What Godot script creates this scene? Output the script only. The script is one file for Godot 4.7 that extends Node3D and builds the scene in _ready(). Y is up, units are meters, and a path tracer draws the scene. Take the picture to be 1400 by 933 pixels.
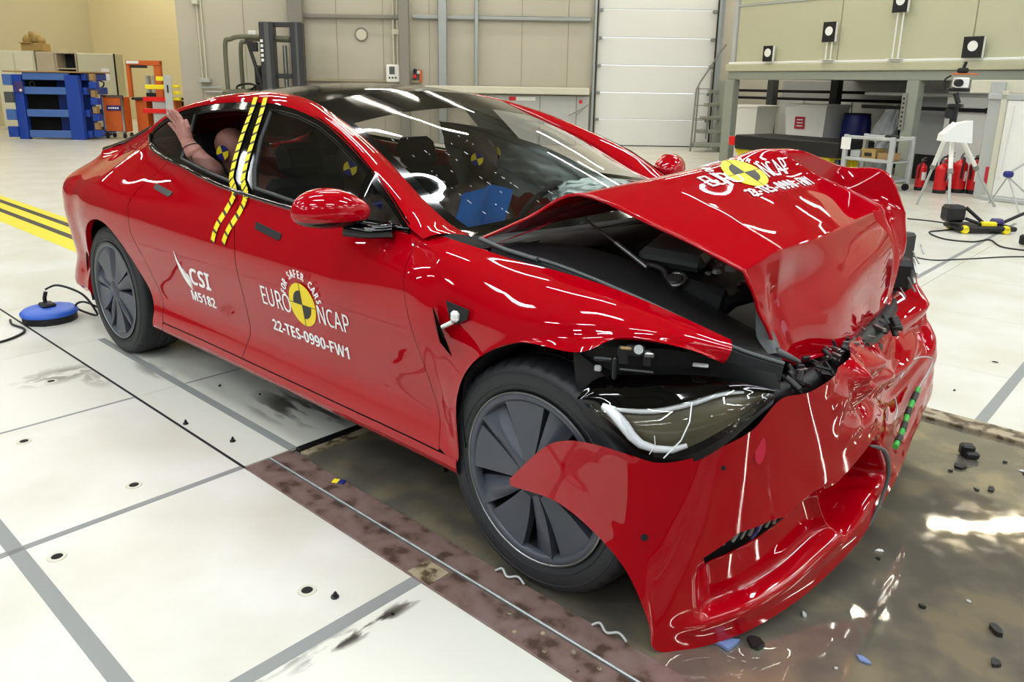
extends Node3D
# A crash-test hall: a red saloon after a full-width barrier test, standing half on white floor plates and half on the dark impact track.
# World frame: the car's wheelbase centre on the floor is the origin, x runs to the car's nose, z to its right-hand side, y up (metres).
# Hall frame H: a runs along the far wall, b (= -z of the frame) away from the camera.

const HALL_X := Vector3(0.73928, 0.0, -0.67340)
const HALL_Z := Vector3(0.67340, 0.0, 0.73928)
const HALL_O := Vector3(2.8227, 0.0, 2.4893)
const MEZZ_O := Vector3(4.2, 0.0, -15.9)
var H := Transform3D(Basis(HALL_X, Vector3.UP, HALL_Z), HALL_O)
var Z := Transform3D()
var M := {}
var rng := RandomNumberGenerator.new()
var font: SystemFont

class Geo:
	var v := PackedVector3Array()
	var n := PackedVector3Array()
	var t := PackedVector2Array()
	var i := PackedInt32Array()
	func vert(p: Vector3, nn: Vector3, uv := Vector2.ZERO) -> int:
		v.push_back(p); n.push_back(nn); t.push_back(uv)
		return v.size() - 1
	func face(a: int, b: int, c: int) -> void:
		var g := (v[b] - v[a]).cross(v[c] - v[a])
		if g.dot(n[a] + n[b] + n[c]) > 0.0:
			i.push_back(a); i.push_back(c); i.push_back(b)
		else:
			i.push_back(a); i.push_back(b); i.push_back(c)
	func flat(ps: Array, out: Vector3) -> void:
		var nn: Vector3 = (ps[1] - ps[0]).cross(ps[2] - ps[0]).normalized()
		if nn.dot(out) < 0.0: nn = -nn
		var k := []
		for p in ps: k.append(vert(p, nn))
		for q in range(1, ps.size() - 1): face(k[0], k[q], k[q + 1])
	func mesh() -> ArrayMesh:
		var a := []
		a.resize(Mesh.ARRAY_MAX)
		a[Mesh.ARRAY_VERTEX] = v; a[Mesh.ARRAY_NORMAL] = n; a[Mesh.ARRAY_TEX_UV] = t; a[Mesh.ARRAY_INDEX] = i
		var m := ArrayMesh.new()
		if v.size() > 2: m.add_surface_from_arrays(Mesh.PRIMITIVE_TRIANGLES, a)
		return m

class Grid:   # a surface through a net of points; a line of the net can be a crease
	var p := []
	var su := {}
	var sv := {}
	func _init(rows: Array, creases_u := [], creases_v := []) -> void:
		p = rows
		for k in creases_u: su[k] = true
		for k in creases_v: sv[k] = true
	func along(a: Array, x: float, sharp: Dictionary) -> Vector3:
		var last := a.size() - 1
		var k := clampi(int(floor(x)), 0, last - 1)
		var w := x - k
		var b: Vector3 = a[k]
		var c: Vector3 = a[k + 1]
		var pre: Vector3 = a[k - 1] if k > 0 and not sharp.has(k) else b * 2.0 - c
		var post: Vector3 = a[k + 2] if k + 2 <= last and not sharp.has(k + 1) else c * 2.0 - b
		return b.cubic_interpolate(c, pre, post, w)
	func at(u: float, w: float) -> Vector3:
		var last := p.size() - 1
		var k := clampi(int(floor(u)), 0, last - 1)
		var four := []
		for q in range(maxi(k - 1, 0), mini(k + 2, last) + 1): four.append(along(p[q], w, sv))
		var off := mini(k, 1)
		var sh := {}
		if su.has(k): sh[off] = true
		if su.has(k + 1): sh[off + 1] = true
		return along(four, u - k + off, sh)

# ---------------------------------------------------------------- shapes
func surf(g: Geo, f: Callable, poly: PackedVector2Array, du: float, dv: float, turn := 1.0, holes := [], cu := [], cv := []) -> void:
	var lo := poly[0]
	var hi := poly[0]
	for q in poly:
		lo = lo.min(q); hi = hi.max(q)
	var boxes := []
	for h in holes:
		var r := Rect2(h[0], Vector2.ZERO)
		for q in h: r = r.expand(q)
		boxes.append(r)
	var nu := maxi(1, ceili((hi.x - lo.x) / du - 0.001))
	var nv := maxi(1, ceili((hi.y - lo.y) / dv - 0.001))
	var hu := (hi.x - lo.x) / nu
	var hv := (hi.y - lo.y) / nv
	var seen := {}
	var plain := poly.size() == 4 and holes.is_empty() and is_equal_approx((hi.x - lo.x) * (hi.y - lo.y), absf((poly[2] - poly[0]).cross(poly[3] - poly[1])) * 0.5)
	for a in nu:
		for b in nv:
			var r := Rect2(lo + Vector2(hu * a, hv * b), Vector2(hu, hv))
			var mid := r.get_center()
			var cell := PackedVector2Array([r.position, Vector2(r.end.x, r.position.y), r.end, Vector2(r.position.x, r.end.y)])
			var pieces := [cell] if plain else Geometry2D.intersect_polygons(cell, poly)
			for q in holes.size():
				if boxes[q].intersects(r):
					var next := []
					for piece in pieces: next.append_array(Geometry2D.clip_polygons(piece, holes[q]))
					pieces = next
			var seg := 0
			for q in cu: seg += 1 if mid.x > q else 0
			for q in cv: seg += 16 if mid.y > q else 0
			for piece in pieces:
				var tri := Geometry2D.triangulate_polygon(piece)
				var ids := []
				for q in piece:
					var key := Vector3i(roundi(q.x * 20000.0), roundi(q.y * 20000.0), seg)
					if not seen.has(key):
						var s: Vector2 = q.lerp(mid, 0.04)
						var e := minf(hu, hv) * 0.05
						var p0: Vector3 = f.call(q.x, q.y)
						var pu: Vector3 = f.call(s.x + e, s.y) - f.call(s.x - e, s.y)
						var pv: Vector3 = f.call(s.x, s.y + e) - f.call(s.x, s.y - e)
						var nn := pu.cross(pv).normalized() * turn
						if nn.length_squared() < 0.5: nn = Vector3.UP
						seen[key] = g.vert(p0, nn, q)
					ids.append(seen[key])
				for q in range(0, tri.size(), 3): g.face(ids[tri[q]], ids[tri[q + 1]], ids[tri[q + 2]])

func rect(u0: float, v0: float, u1: float, v1: float) -> PackedVector2Array:
	return PackedVector2Array([Vector2(u0, v0), Vector2(u1, v0), Vector2(u1, v1), Vector2(u0, v1)])

func box(g: Geo, c: Vector3, s: Vector3, bev := 0.0, bs := Basis()) -> void:
	var h := s * 0.5
	var e := minf(bev, minf(h.x, minf(h.y, h.z)) * 0.9)
	for ax in 3:
		for sg in [-1.0, 1.0]:
			var b := (ax + 1) % 3
			var d := (ax + 2) % 3
			var ps := []
			for q in [[-1, -1], [1, -1], [1, 1], [-1, 1]]:
				var p := Vector3.ZERO
				p[ax] = h[ax] * sg; p[b] = (h[b] - e) * q[0]; p[d] = (h[d] - e) * q[1]
				ps.append(c + bs * p)
			var o := Vector3.ZERO
			o[ax] = sg
			g.flat(ps, bs * o)
	if e <= 0.0: return
	for ax in 3:
		var b := (ax + 1) % 3
		var d := (ax + 2) % 3
		for sb in [-1.0, 1.0]:
			for sd in [-1.0, 1.0]:
				var ps := []
				for q in [[-1, 0], [1, 0], [1, 1], [-1, 1]]:
					var p := Vector3.ZERO
					p[ax] = (h[ax] - e) * q[0]; p[b] = (h[b] - (e if q[1] else 0.0)) * sb; p[d] = (h[d] - (0.0 if q[1] else e)) * sd
					ps.append(c + bs * p)
				var o := Vector3.ZERO
				o[b] = sb; o[d] = sd
				g.flat(ps, bs * o)
	for sx in [-1.0, 1.0]:
		for sy in [-1.0, 1.0]:
			for sz in [-1.0, 1.0]:
				g.flat([c + bs * Vector3(h.x * sx, (h.y - e) * sy, (h.z - e) * sz), c + bs * Vector3((h.x - e) * sx, h.y * sy, (h.z - e) * sz), c + bs * Vector3((h.x - e) * sx, (h.y - e) * sy, h.z * sz)], bs * Vector3(sx, sy, sz))

func tube(g: Geo, ps: Array, r, sides := 8, caps := true) -> void:
	var side := Vector3.ZERO
	var last := []
	for k in ps.size():
		var d: Vector3 = (ps[mini(k + 1, ps.size() - 1)] - ps[maxi(k - 1, 0)]).normalized()
		if side == Vector3.ZERO: side = d.cross(Vector3.UP if absf(d.y) < 0.9 else Vector3.RIGHT).normalized()
		side = (side - d * side.dot(d)).normalized()
		var up := d.cross(side)
		var rad: float = r[k] if r is Array else r
		var ring := []
		for q in sides:
			var a := TAU * q / sides
			var o := side * cos(a) + up * sin(a)
			ring.append(g.vert(ps[k] + o * rad, o))
		for q in sides if k else 0:
			var w := (q + 1) % sides
			g.face(last[q], last[w], ring[w]); g.face(last[q], ring[w], ring[q])
		if caps and (k == 0 or k == ps.size() - 1):
			var o := -d if k == 0 else d
			var m := g.vert(ps[k], o)
			var rim := []
			for q in ring: rim.append(g.vert(g.v[q], o))
			for q in sides: g.face(m, rim[q], rim[(q + 1) % sides])
		last = ring

func lathe(g: Geo, prof: Array, n := 32, xf := Transform3D(), smooth := false, bump = null) -> void:   # profile of (radius, height along the frame's z)
	for k in prof.size() - 1:
		var ends := [prof[k], prof[k + 1]]
		var ring := [[], []]
		for e in 2:
			var tan0: Vector2 = prof[k + 1] - prof[k]
			if smooth:
				var t2: Vector2 = prof[mini(k + e + 1, prof.size() - 1)] - prof[maxi(k + e - 1, 0)]
				if t2.length() > 1e-6 and absf(t2.angle_to(tan0)) < 0.75: tan0 = t2
			var nr := Vector2(tan0.y, -tan0.x).normalized()
			for q in n:
				var a := TAU * q / n
				var rr: float = ends[e].x
				if bump != null: rr += bump.call(k + e, q)
				var o := Vector3(cos(a), sin(a), 0)
				ring[e].append(g.vert(xf * (o * rr + Vector3(0, 0, ends[e].y)), xf.basis * (o * nr.x + Vector3(0, 0, nr.y)), Vector2(float(q) / n, float(k + e) / prof.size())))
		for q in n:
			var w := (q + 1) % n
			if ends[0].x > 1e-5: g.face(ring[0][q], ring[0][w], ring[1][w])
			if ends[1].x > 1e-5: g.face(ring[0][q], ring[1][w], ring[1][q])

func slab(g: Geo, poly: PackedVector2Array, depth: float, xf := Transform3D()) -> void:   # outline in the frame's xy, from z = 0 back to -depth
	var tri := Geometry2D.triangulate_polygon(poly)
	for z in [0.0, -depth]:
		var ids := []
		for q in poly: ids.append(g.vert(xf * Vector3(q.x, q.y, z), xf.basis * Vector3(0, 0, 1 if z == 0.0 else -1), q))
		for q in range(0, tri.size(), 3): g.face(ids[tri[q]], ids[tri[q + 1]], ids[tri[q + 2]])
	var turn := -1.0 if Geometry2D.is_polygon_clockwise(poly) else 1.0
	for k in poly.size():
		var a := poly[k]
		var b := poly[(k + 1) % poly.size()]
		var o := Vector3(b.y - a.y, a.x - b.x, 0) * turn
		g.flat([xf * Vector3(a.x, a.y, 0), xf * Vector3(b.x, b.y, 0), xf * Vector3(b.x, b.y, -depth), xf * Vector3(a.x, a.y, -depth)], xf.basis * o)

func arc(c: Vector2, r: float, a0: float, a1: float, n: int, ry := 0.0) -> PackedVector2Array:
	var p := PackedVector2Array()
	for k in n + 1:
		var a := deg_to_rad(lerpf(a0, a1, float(k) / n))
		p.push_back(c + Vector2(cos(a) * r, sin(a) * (ry if ry > 0.0 else r)))
	return p

func ring3(c: Vector3, r: float, n: int, bs := Basis()) -> Array:
	var p := []
	for k in n + 1: p.append(c + bs * Vector3(cos(TAU * k / n) * r, sin(TAU * k / n) * r, 0))
	return p

func curve(ps: Array, per := 6) -> Array:
	var out := []
	for k in ps.size() - 1:
		for q in per:
			out.append(ps[k].cubic_interpolate(ps[k + 1], ps[maxi(k - 1, 0)], ps[mini(k + 2, ps.size() - 1)], float(q) / per))
	out.append(ps[-1])
	return out

func look(at_: Vector3, z: Vector3, up := Vector3.UP) -> Transform3D:   # a frame at a point whose z axis points along z
	var zz := z.normalized()
	var x := up.cross(zz).normalized()
	return Transform3D(Basis(x, zz.cross(x), zz), at_)

# ---------------------------------------------------------------- nodes
func part(called: String, g, m: Material, parent: Node = self, at_ := Transform3D()) -> MeshInstance3D:
	var o := MeshInstance3D.new()
	o.name = called
	o.mesh = g.mesh() if g is Geo else g
	o.material_override = m
	o.transform = at_
	o.cast_shadow = GeometryInstance3D.SHADOW_CASTING_SETTING_ON
	parent.add_child(o, true)
	return o

func tag(o: Node, label: String, category: String, group := "") -> Node:
	o.set_meta("label", label); o.set_meta("category", category)
	if group: o.set_meta("group", group)
	return o

func kind(o: Node, k := "structure") -> Node:
	o.set_meta("kind", k)
	return o

func numbered(called: String) -> String:
	if not has_node(NodePath(called)): return called
	var k := 1
	while has_node(NodePath("%s_%03d" % [called, k])): k += 1
	return "%s_%03d" % [called, k]

func thing(called: String, label: String, category: String, at_ := Transform3D(), group := "") -> Node3D:
	var o := Node3D.new()
	o.name = numbered(called)
	o.transform = at_
	add_child(o, true)
	tag(o, label, category, group)
	return o

func single(called: String, g, m: Material, label: String, category: String, at_ := Transform3D(), group := "") -> MeshInstance3D:
	var o := part(numbered(called), g, m, self, at_)
	tag(o, label, category, group)
	return o

func copy(o: Node3D, label: String, at_: Transform3D) -> Node3D:
	var c: Node3D = o.duplicate()
	var base := RegEx.create_from_string("_\\d{3}$").sub(o.name, "")
	c.name = numbered(base)
	add_child(c, true)
	c.transform = at_
	c.set_meta("label", label)
	return c

func hall(a: float, y: float, b: float, turn := 0.0) -> Transform3D:
	return H * Transform3D(Basis(Vector3.UP, deg_to_rad(turn)), Vector3(a, y, -b))

func mezz(s: float, y: float, o: float, turn := 0.0) -> Transform3D:
	return Z * Transform3D(Basis(Vector3.UP, deg_to_rad(turn)), Vector3(s, y, o))

func bx(c: Vector3, s: Vector3, bev := 0.0) -> Geo:
	var g := Geo.new()
	box(g, c, s, bev)
	return g

func words(text: String, height: float, depth := 0.002, bold := true) -> TextMesh:
	var t := TextMesh.new()
	t.text = text
	var f := SystemFont.new()
	f.font_names = PackedStringArray(["Droid Sans"])
	f.font_weight = 700 if bold else 400
	t.font = f
	t.font_size = 48
	t.pixel_size = height / 34.5
	t.depth = depth
	t.curve_step = 1.0
	return t

# ---------------------------------------------------------------- materials
func mat(called: String, c: Color, rough := 0.6, metal := 0.0, spec := 0.5) -> StandardMaterial3D:
	var m := StandardMaterial3D.new()
	m.resource_name = called
	m.albedo_color = c
	m.roughness = rough
	m.metallic = metal
	m.metallic_specular = spec
	M[called] = m
	return m

func noise(f: float, s: int, oct := 4, type := FastNoiseLite.TYPE_SIMPLEX_SMOOTH) -> FastNoiseLite:
	var n := FastNoiseLite.new()
	n.seed = s; n.frequency = f; n.fractal_octaves = oct; n.noise_type = type
	return n

func ramp_tex(f: float, s: int, stops: Array, cols: Array, size := 512, oct := 4) -> NoiseTexture2D:
	var t := NoiseTexture2D.new()
	t.width = size; t.height = size; t.seamless = true
	t.noise = noise(f, s, oct)
	var r := Gradient.new()
	r.offsets = PackedFloat32Array(stops)
	r.colors = PackedColorArray(cols)
	t.color_ramp = r
	return t

func tri(m: StandardMaterial3D, scale: float) -> StandardMaterial3D:
	m.uv1_triplanar = true
	m.uv1_world_triplanar = true
	m.uv1_scale = Vector3(scale, scale, scale)
	return m

func glass(called: String, c: Color, a: float, rough := 0.0) -> StandardMaterial3D:
	var m := mat(called, Color(c.r, c.g, c.b, a), rough)
	m.transparency = BaseMaterial3D.TRANSPARENCY_ALPHA
	return m

func materials() -> void:
	var red := mat("red_paint", Color(0.62, 0.0, 0.06), 0.5, 0.0, 0.0)
	red.clearcoat_enabled = true; red.clearcoat = 1.0; red.clearcoat_roughness = 0.01
	mat("gloss_black", Color(0.012, 0.012, 0.013), 0.05)
	mat("shell_black", Color(0.01, 0.01, 0.011), 0.7)
	mat("black_plastic", Color(0.045, 0.047, 0.05), 0.5)
	mat("grey_plastic", Color(0.30, 0.31, 0.31), 0.5)
	mat("rubber", Color(0.115, 0.12, 0.132), 0.55)
	mat("cover_grey", Color(0.25, 0.265, 0.30), 0.32)
	mat("cover_dark", Color(0.09, 0.095, 0.105), 0.5)
	mat("chrome", Color(0.8, 0.8, 0.8), 0.12, 1.0)
	mat("steel", Color(0.55, 0.56, 0.55), 0.35, 0.9)
	mat("galvanised", Color(0.62, 0.64, 0.63), 0.4, 0.7)
	mat("cloth_dark", Color(0.04, 0.042, 0.045), 0.9)
	mat("cabin_grey", Color(0.10, 0.10, 0.10), 0.8)
	mat("sticker_white", Color(0.93, 0.93, 0.93), 0.5)
	mat("sticker_yellow", Color(0.93, 0.82, 0.1), 0.5)
	mat("sticker_dark", Color(0.10, 0.10, 0.09), 0.5)
	mat("tape_yellow", Color(0.92, 0.84, 0.10), 0.55)
	mat("tape_dark", Color(0.22, 0.20, 0.17), 0.6)
	mat("blue_mark", Color(0.10, 0.12, 0.45), 0.5)
	mat("skin_vinyl", Color(0.62, 0.42, 0.37), 0.55)
	mat("dummy_dark", Color(0.23, 0.17, 0.13), 0.6)
	mat("airbag", Color(0.80, 0.87, 0.84), 0.8)
	mat("sky_cloth", Color(0.13, 0.42, 0.72), 0.8)
	mat("drl_white", Color(0.86, 0.87, 0.88), 0.35)
	mat("lamp_smoke", Color(0.36, 0.34, 0.26), 0.3)
	glass("pane_dark", Color(0.01, 0.013, 0.012), 0.5)
	glass("windscreen", Color(0.015, 0.022, 0.018), 0.22)
	glass("side_glass", Color(0.02, 0.035, 0.03), 0.35)
	glass("lens", Color(0.2, 0.19, 0.14), 0.10)
	glass("plate_glass", Color(0.52, 0.56, 0.47), 0.62, 0.05)
	glass("film", Color(0.80, 0.82, 0.82), 0.62, 0.3)
	# the building
	var fl := mat("floor_white", Color(0.825, 0.82, 0.79), 0.3, 0.0, 0.35)
	fl.albedo_texture = ramp_tex(0.006, 3, [0.15, 0.85], [Color(0.94, 0.935, 0.90), Color(1, 1, 1)], 512, 5)
	tri(fl, 0.4)
	mat("joint", Color(0.42, 0.42, 0.40), 0.7)
	mat("groove", Color(0.05, 0.05, 0.05), 0.8)
	mat("grey_tape", Color(0.52, 0.53, 0.52), 0.6)
	var rail := mat("rail_steel", Color(0.46, 0.38, 0.36), 0.45, 0.0)
	rail.albedo_texture = ramp_tex(0.012, 8, [0.2, 0.36, 0.5, 0.75], [Color(0.62, 0.57, 0.53), Color(0.86, 0.83, 0.80), Color(0.95, 0.92, 0.90), Color(1, 1, 1)], 512, 5)
	tri(rail, 1.6)
	var pit := mat("pit_steel", Color(0.65, 0.62, 0.56), 0.075, 0.55, 0.8)
	pit.albedo_texture = ramp_tex(0.008, 12, [0.3, 0.5, 0.7], [Color(0.80, 0.80, 0.80), Color(0.88, 0.875, 0.86), Color(1.0, 0.97, 0.9)], 512, 6)
	pit.roughness_texture = ramp_tex(0.025, 14, [0.35, 0.5, 0.72], [Color(0.35, 0.35, 0.35), Color(0.6, 0.6, 0.6), Color(1, 1, 1)], 512, 6)
	tri(pit, 0.7)
	var dirt := mat("kerb_dirty", Color(0.62, 0.57, 0.47), 0.55)
	dirt.albedo_texture = ramp_tex(0.02, 21, [0.3, 0.5, 0.7], [Color(0.5, 0.45, 0.38), Color(0.9, 0.9, 0.88), Color(1, 1, 1)], 512, 6)
	tri(dirt, 1.2)
	mat("floor_yellow", Color(0.86, 0.80, 0.12), 0.4)
	mat("floor_black", Color(0.09, 0.07, 0.08), 0.5)
	var wl := mat("panel_pale", Color(0.71, 0.69, 0.63), 0.6)
	wl.albedo_texture = ramp_tex(0.004, 31, [0.3, 0.7], [Color(0.95, 0.95, 0.94), Color(1, 1, 1)], 256)
	tri(wl, 0.2)
	mat("panel_seam", Color(0.60, 0.57, 0.48), 0.7)
	mat("wall_tan", Color(0.84, 0.79, 0.62), 0.7)
	mat("wall_left", Color(0.75, 0.72, 0.60), 0.75)
	mat("dark_added", Color(0.16, 0.15, 0.14), 0.7)  # for the unseen slab added to dull the bumper's reflections
	mat("wall_darkened", Color(0.30, 0.29, 0.27), 0.8)  # walls out of view, darkened so the car's paint reflects little
	mat("door_white", Color(0.85, 0.855, 0.845), 0.55)
	mat("beam_grey", Color(0.50, 0.49, 0.46), 0.6)
	mat("mezz_green", Color(0.715, 0.71, 0.60), 0.4)
	mat("mezz_grey", Color(0.55, 0.57, 0.52), 0.55)
	mat("post_dark", Color(0.20, 0.21, 0.21), 0.6)
	mat("under_grey", Color(0.58, 0.59, 0.59), 0.8)
	mat("under_dark", Color(0.06, 0.06, 0.06), 0.9)
	mat("ceiling_grey", Color(0.46, 0.44, 0.38), 0.8)
	mat("truss_grey", Color(0.42, 0.42, 0.40), 0.6)
	mat("white", Color(0.9, 0.9, 0.88), 0.55)
	mat("off_white", Color(0.78, 0.77, 0.70), 0.6)
	mat("cabinet", Color(0.86, 0.85, 0.76), 0.5)
	mat("locker", Color(0.74, 0.69, 0.60), 0.5)
	mat("board", Color(0.78, 0.77, 0.66), 0.6)
	mat("dark_inside", Color(0.12, 0.12, 0.13), 0.8)
	mat("rack_blue", Color(0.10, 0.25, 0.62), 0.45)
	mat("rack_blue_pale", Color(0.28, 0.42, 0.68), 0.5)
	mat("wood", Color(0.62, 0.50, 0.33), 0.7)
	mat("orange", Color(0.78, 0.36, 0.11), 0.5)
	mat("fork_olive", Color(0.36, 0.36, 0.29), 0.5)
	mat("fork_dark", Color(0.16, 0.16, 0.17), 0.45)
	mat("bright_red", Color(0.85, 0.06, 0.06), 0.4)
	mat("ext_red", Color(0.78, 0.07, 0.10), 0.3)
	mat("bright_yellow", Color(0.93, 0.85, 0.10), 0.5)
	mat("blue_drum", Color(0.06, 0.10, 0.42), 0.4)
	mat("light_grey", Color(0.68, 0.69, 0.68), 0.5)
	mat("cardboard", Color(0.66, 0.55, 0.33), 0.8)
	mat("green_wire", Color(0.18, 0.62, 0.22), 0.5)
	mat("label_red", Color(0.70, 0.10, 0.20), 0.5)
	mat("black", Color(0.03, 0.03, 0.032), 0.5)
	mat("reel_blue", Color(0.16, 0.36, 0.75), 0.45)
	mat("cable", Color(0.07, 0.07, 0.07), 0.6)
	mat("violet", Color(0.25, 0.20, 0.42), 0.5)
	mat("debris_blue", Color(0.42, 0.50, 0.68), 0.4)
	for k in [["lamp_warm", Color(1.0, 0.97, 0.90)], ["lamp_cool", Color(0.96, 0.985, 1.0)]]:
		var m := mat(k[0], Color(0.9, 0.9, 0.9), 0.5)
		m.emission_enabled = true
		m.emission = k[1]
		m.emission_energy_multiplier = 9.0

# ---------------------------------------------------------------- the scene
func _ready() -> void:
	rng.seed = 7
	camera_and_light()
	materials()
	Z = H * Transform3D(Basis(Vector3.UP, -1.0004), MEZZ_O)
	hall_shell()
	lamps()
	floor_plates()
	background_left()
	background_far()
	mezzanine()
	right_side()
	car()
	cabin()
	debris()

func camera_and_light() -> void:
	var yaw := deg_to_rad(47.6698)
	var pitch := deg_to_rad(14.9635)
	var roll := deg_to_rad(0.9260)
	var fwd := Vector3(-cos(yaw) * cos(pitch), -sin(pitch), -sin(yaw) * cos(pitch))
	var r0 := fwd.cross(Vector3.UP).normalized()
	var u0 := r0.cross(fwd)
	var cam := Camera3D.new()
	cam.name = "camera"
	cam.near = 0.05
	cam.far = 200.0
	cam.transform = Transform3D(Basis(r0 * cos(roll) + u0 * sin(roll), u0 * cos(roll) - r0 * sin(roll), -fwd), Vector3(2.8227, 1.4675, 2.4893))
	cam.projection = Camera3D.PROJECTION_FRUSTUM
	cam.size = 2.0 * cam.near * 466.5 / 1064.83
	cam.frustum_offset = Vector2(0.0, -67.43 / 1064.83 * cam.near)
	add_child(cam)
	cam.current = true
	var e := Environment.new()
	e.background_mode = Environment.BG_COLOR
	e.background_color = Color(0.75, 0.8, 0.85)
	e.tonemap_mode = Environment.TONE_MAPPER_LINEAR
	e.tonemap_exposure = 3.05
	e.sdfgi_enabled = true
	e.ssao_enabled = true
	e.ssil_enabled = true
	var w := WorldEnvironment.new()
	w.name = "surroundings"
	w.environment = e
	add_child(w)

# ---------------------------------------------------------------- the hall
func wall(called: String, c: Vector3, s: Vector3, m: String, parent: Node = self) -> MeshInstance3D:
	var o := part(called, bx(c, s), M[m], parent, H)
	kind(o)
	return o

func hall_shell() -> void:
	# far wall of pale sandwich panels, with the big sectional door to its right
	var far := wall("wall_far", Vector3(-3.1, 3.8, -19.95), Vector3(10.2, 7.6, 0.3), "panel_pale")
	for k in 9:
		part("panel_seam", bx(Vector3(-7.7 + k * 1.12, 3.8, -19.797), Vector3(0.02, 7.6, 0.008)), M.panel_seam, far)
	kind(part("wall_far_side", bx(Vector3(11.6, 3.8, -19.95), Vector3(13.2, 7.6, 0.3)), M.panel_pale, self, H))
	kind(part("wall_far_top", bx(Vector3(3.4, 5.9, -19.95), Vector3(3.2, 3.4, 0.3)), M.panel_pale, self, H))
	var door := Node3D.new()
	door.name = "door_1"
	door.transform = H
	add_child(door)
	kind(door)
	for k in 7:
		part("door_section", bx(Vector3(3.4, 0.33 + k * 0.647, -19.86), Vector3(3.0, 0.638, 0.08), 0.012), M.door_white, door)
	part("door_seal", bx(Vector3(3.4, 0.008, -19.85), Vector3(3.0, 0.02, 0.09)), M.black, door)
	for sx in [1.9, 4.87]:
		part("door_track", bx(Vector3(sx, 2.3, -19.72), Vector3(0.07, 4.6, 0.10), 0.01), M.galvanised, door)
		part("door_track_edge", bx(Vector3(sx + (0.05 if sx < 3.0 else -0.05), 2.3, -19.70), Vector3(0.03, 4.6, 0.05)), M.black, door)
		for k in 7:
			part("roller", bx(Vector3(sx + (0.11 if sx < 3.0 else -0.11), 0.65 + 0.637 * k, -19.73), Vector3(0.13, 0.07, 0.06), 0.01), M.steel, door)
	# tan wall set back on the left, the left wall, and the walls outside the frame
	wall("wall_back_left", Vector3(-12.0, 3.8, -29.15), Vector3(8.0, 7.6, 0.3), "wall_tan")
	wall("wall_return", Vector3(-8.05, 3.8, -24.6), Vector3(0.3, 7.6, 9.1), "wall_tan")
	kind(part("wall_left", bx(Vector3(0, 3.8, -17.0), Vector3(0.3, 7.6, 12.0)), M.wall_left, self, hall(-16.2, 0, 8.0, -2.7)))
	kind(part("wall_left_near", bx(Vector3(0, 3.8, 6.0), Vector3(0.3, 7.6, 34.0)), M.wall_darkened, self, hall(-16.2, 0, 8.0, -2.7)))  # same left wall, coloured dark here to keep door reflections dark
	wall("wall_right", Vector3(18.1, 3.8, -4.0), Vector3(0.3, 7.6, 36.0), "panel_pale")
	wall("wall_near", Vector3(0, 3.8, 14.1), Vector3(40.0, 7.6, 0.3), "wall_darkened")
	# steelwork on the far wall
	var steel := [["column", -2.67, 0.24, 0.2, "beam_grey", 19.5], ["column", -1.76, 0.21, 0.12, "galvanised", 19.55], ["column", -0.95, 0.10, 0.10, "galvanised", 19.6], ["column", -5.27, 0.34, 0.2, "beam_grey", 19.6]]
	for q in steel:
		kind(part("column", bx(Vector3(q[1], 3.8, -q[5]), Vector3(q[2], 7.6, q[3]), 0.015), M[q[4]], self, H))
	for q in [[-5.3, -2.8, 2.96, "beam_grey", 19.7], [-2.5, 1.8, 2.98, "galvanised", 19.72]]:
		kind(part("trim_rail", bx(Vector3((q[0] + q[1]) / 2, q[2], -q[4]), Vector3(q[1] - q[0], 0.10, 0.10), 0.02), M[q[3]], self, H))
	kind(part("trim_ledge", bx(Vector3(-0.2, 1.31, -19.62), Vector3(4.0, 0.17, 0.3), 0.02), M.off_white, self, H))
	kind(part("trim_ledge_left", bx(Vector3(-3.8, 1.48, -19.74), Vector3(3.0, 0.06, 0.10), 0.01), M.panel_seam, self, H))
	# roof over all: deck, purlins and trusses (seen only as reflections in glass and paint)
	var roof := kind(part("ceiling", bx(Vector3(0, 7.75, -8), Vector3(40, 0.3, 46)), M.ceiling_grey, self, H))
	for k in 12:
		part("purlin", bx(Vector3(0, 7.5, 12.0 - 3.6 * k), Vector3(36, 0.2, 0.14)), M.truss_grey, roof)
	for k in 6:
		var g := Geo.new()
		var a := -14.0 + 5.6 * k
		for y in [6.6, 7.45]: box(g, Vector3(a, y, -8), Vector3(0.16, 0.14, 44))
		for q in 22:
			tube(g, [Vector3(a, 6.6 if q % 2 else 7.45, 14.0 - q * 2.0), Vector3(a, 7.45 if q % 2 else 6.6, 12.0 - q * 2.0)], 0.04, 4, false)
		part("truss", g, M.truss_grey, roof)

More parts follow.
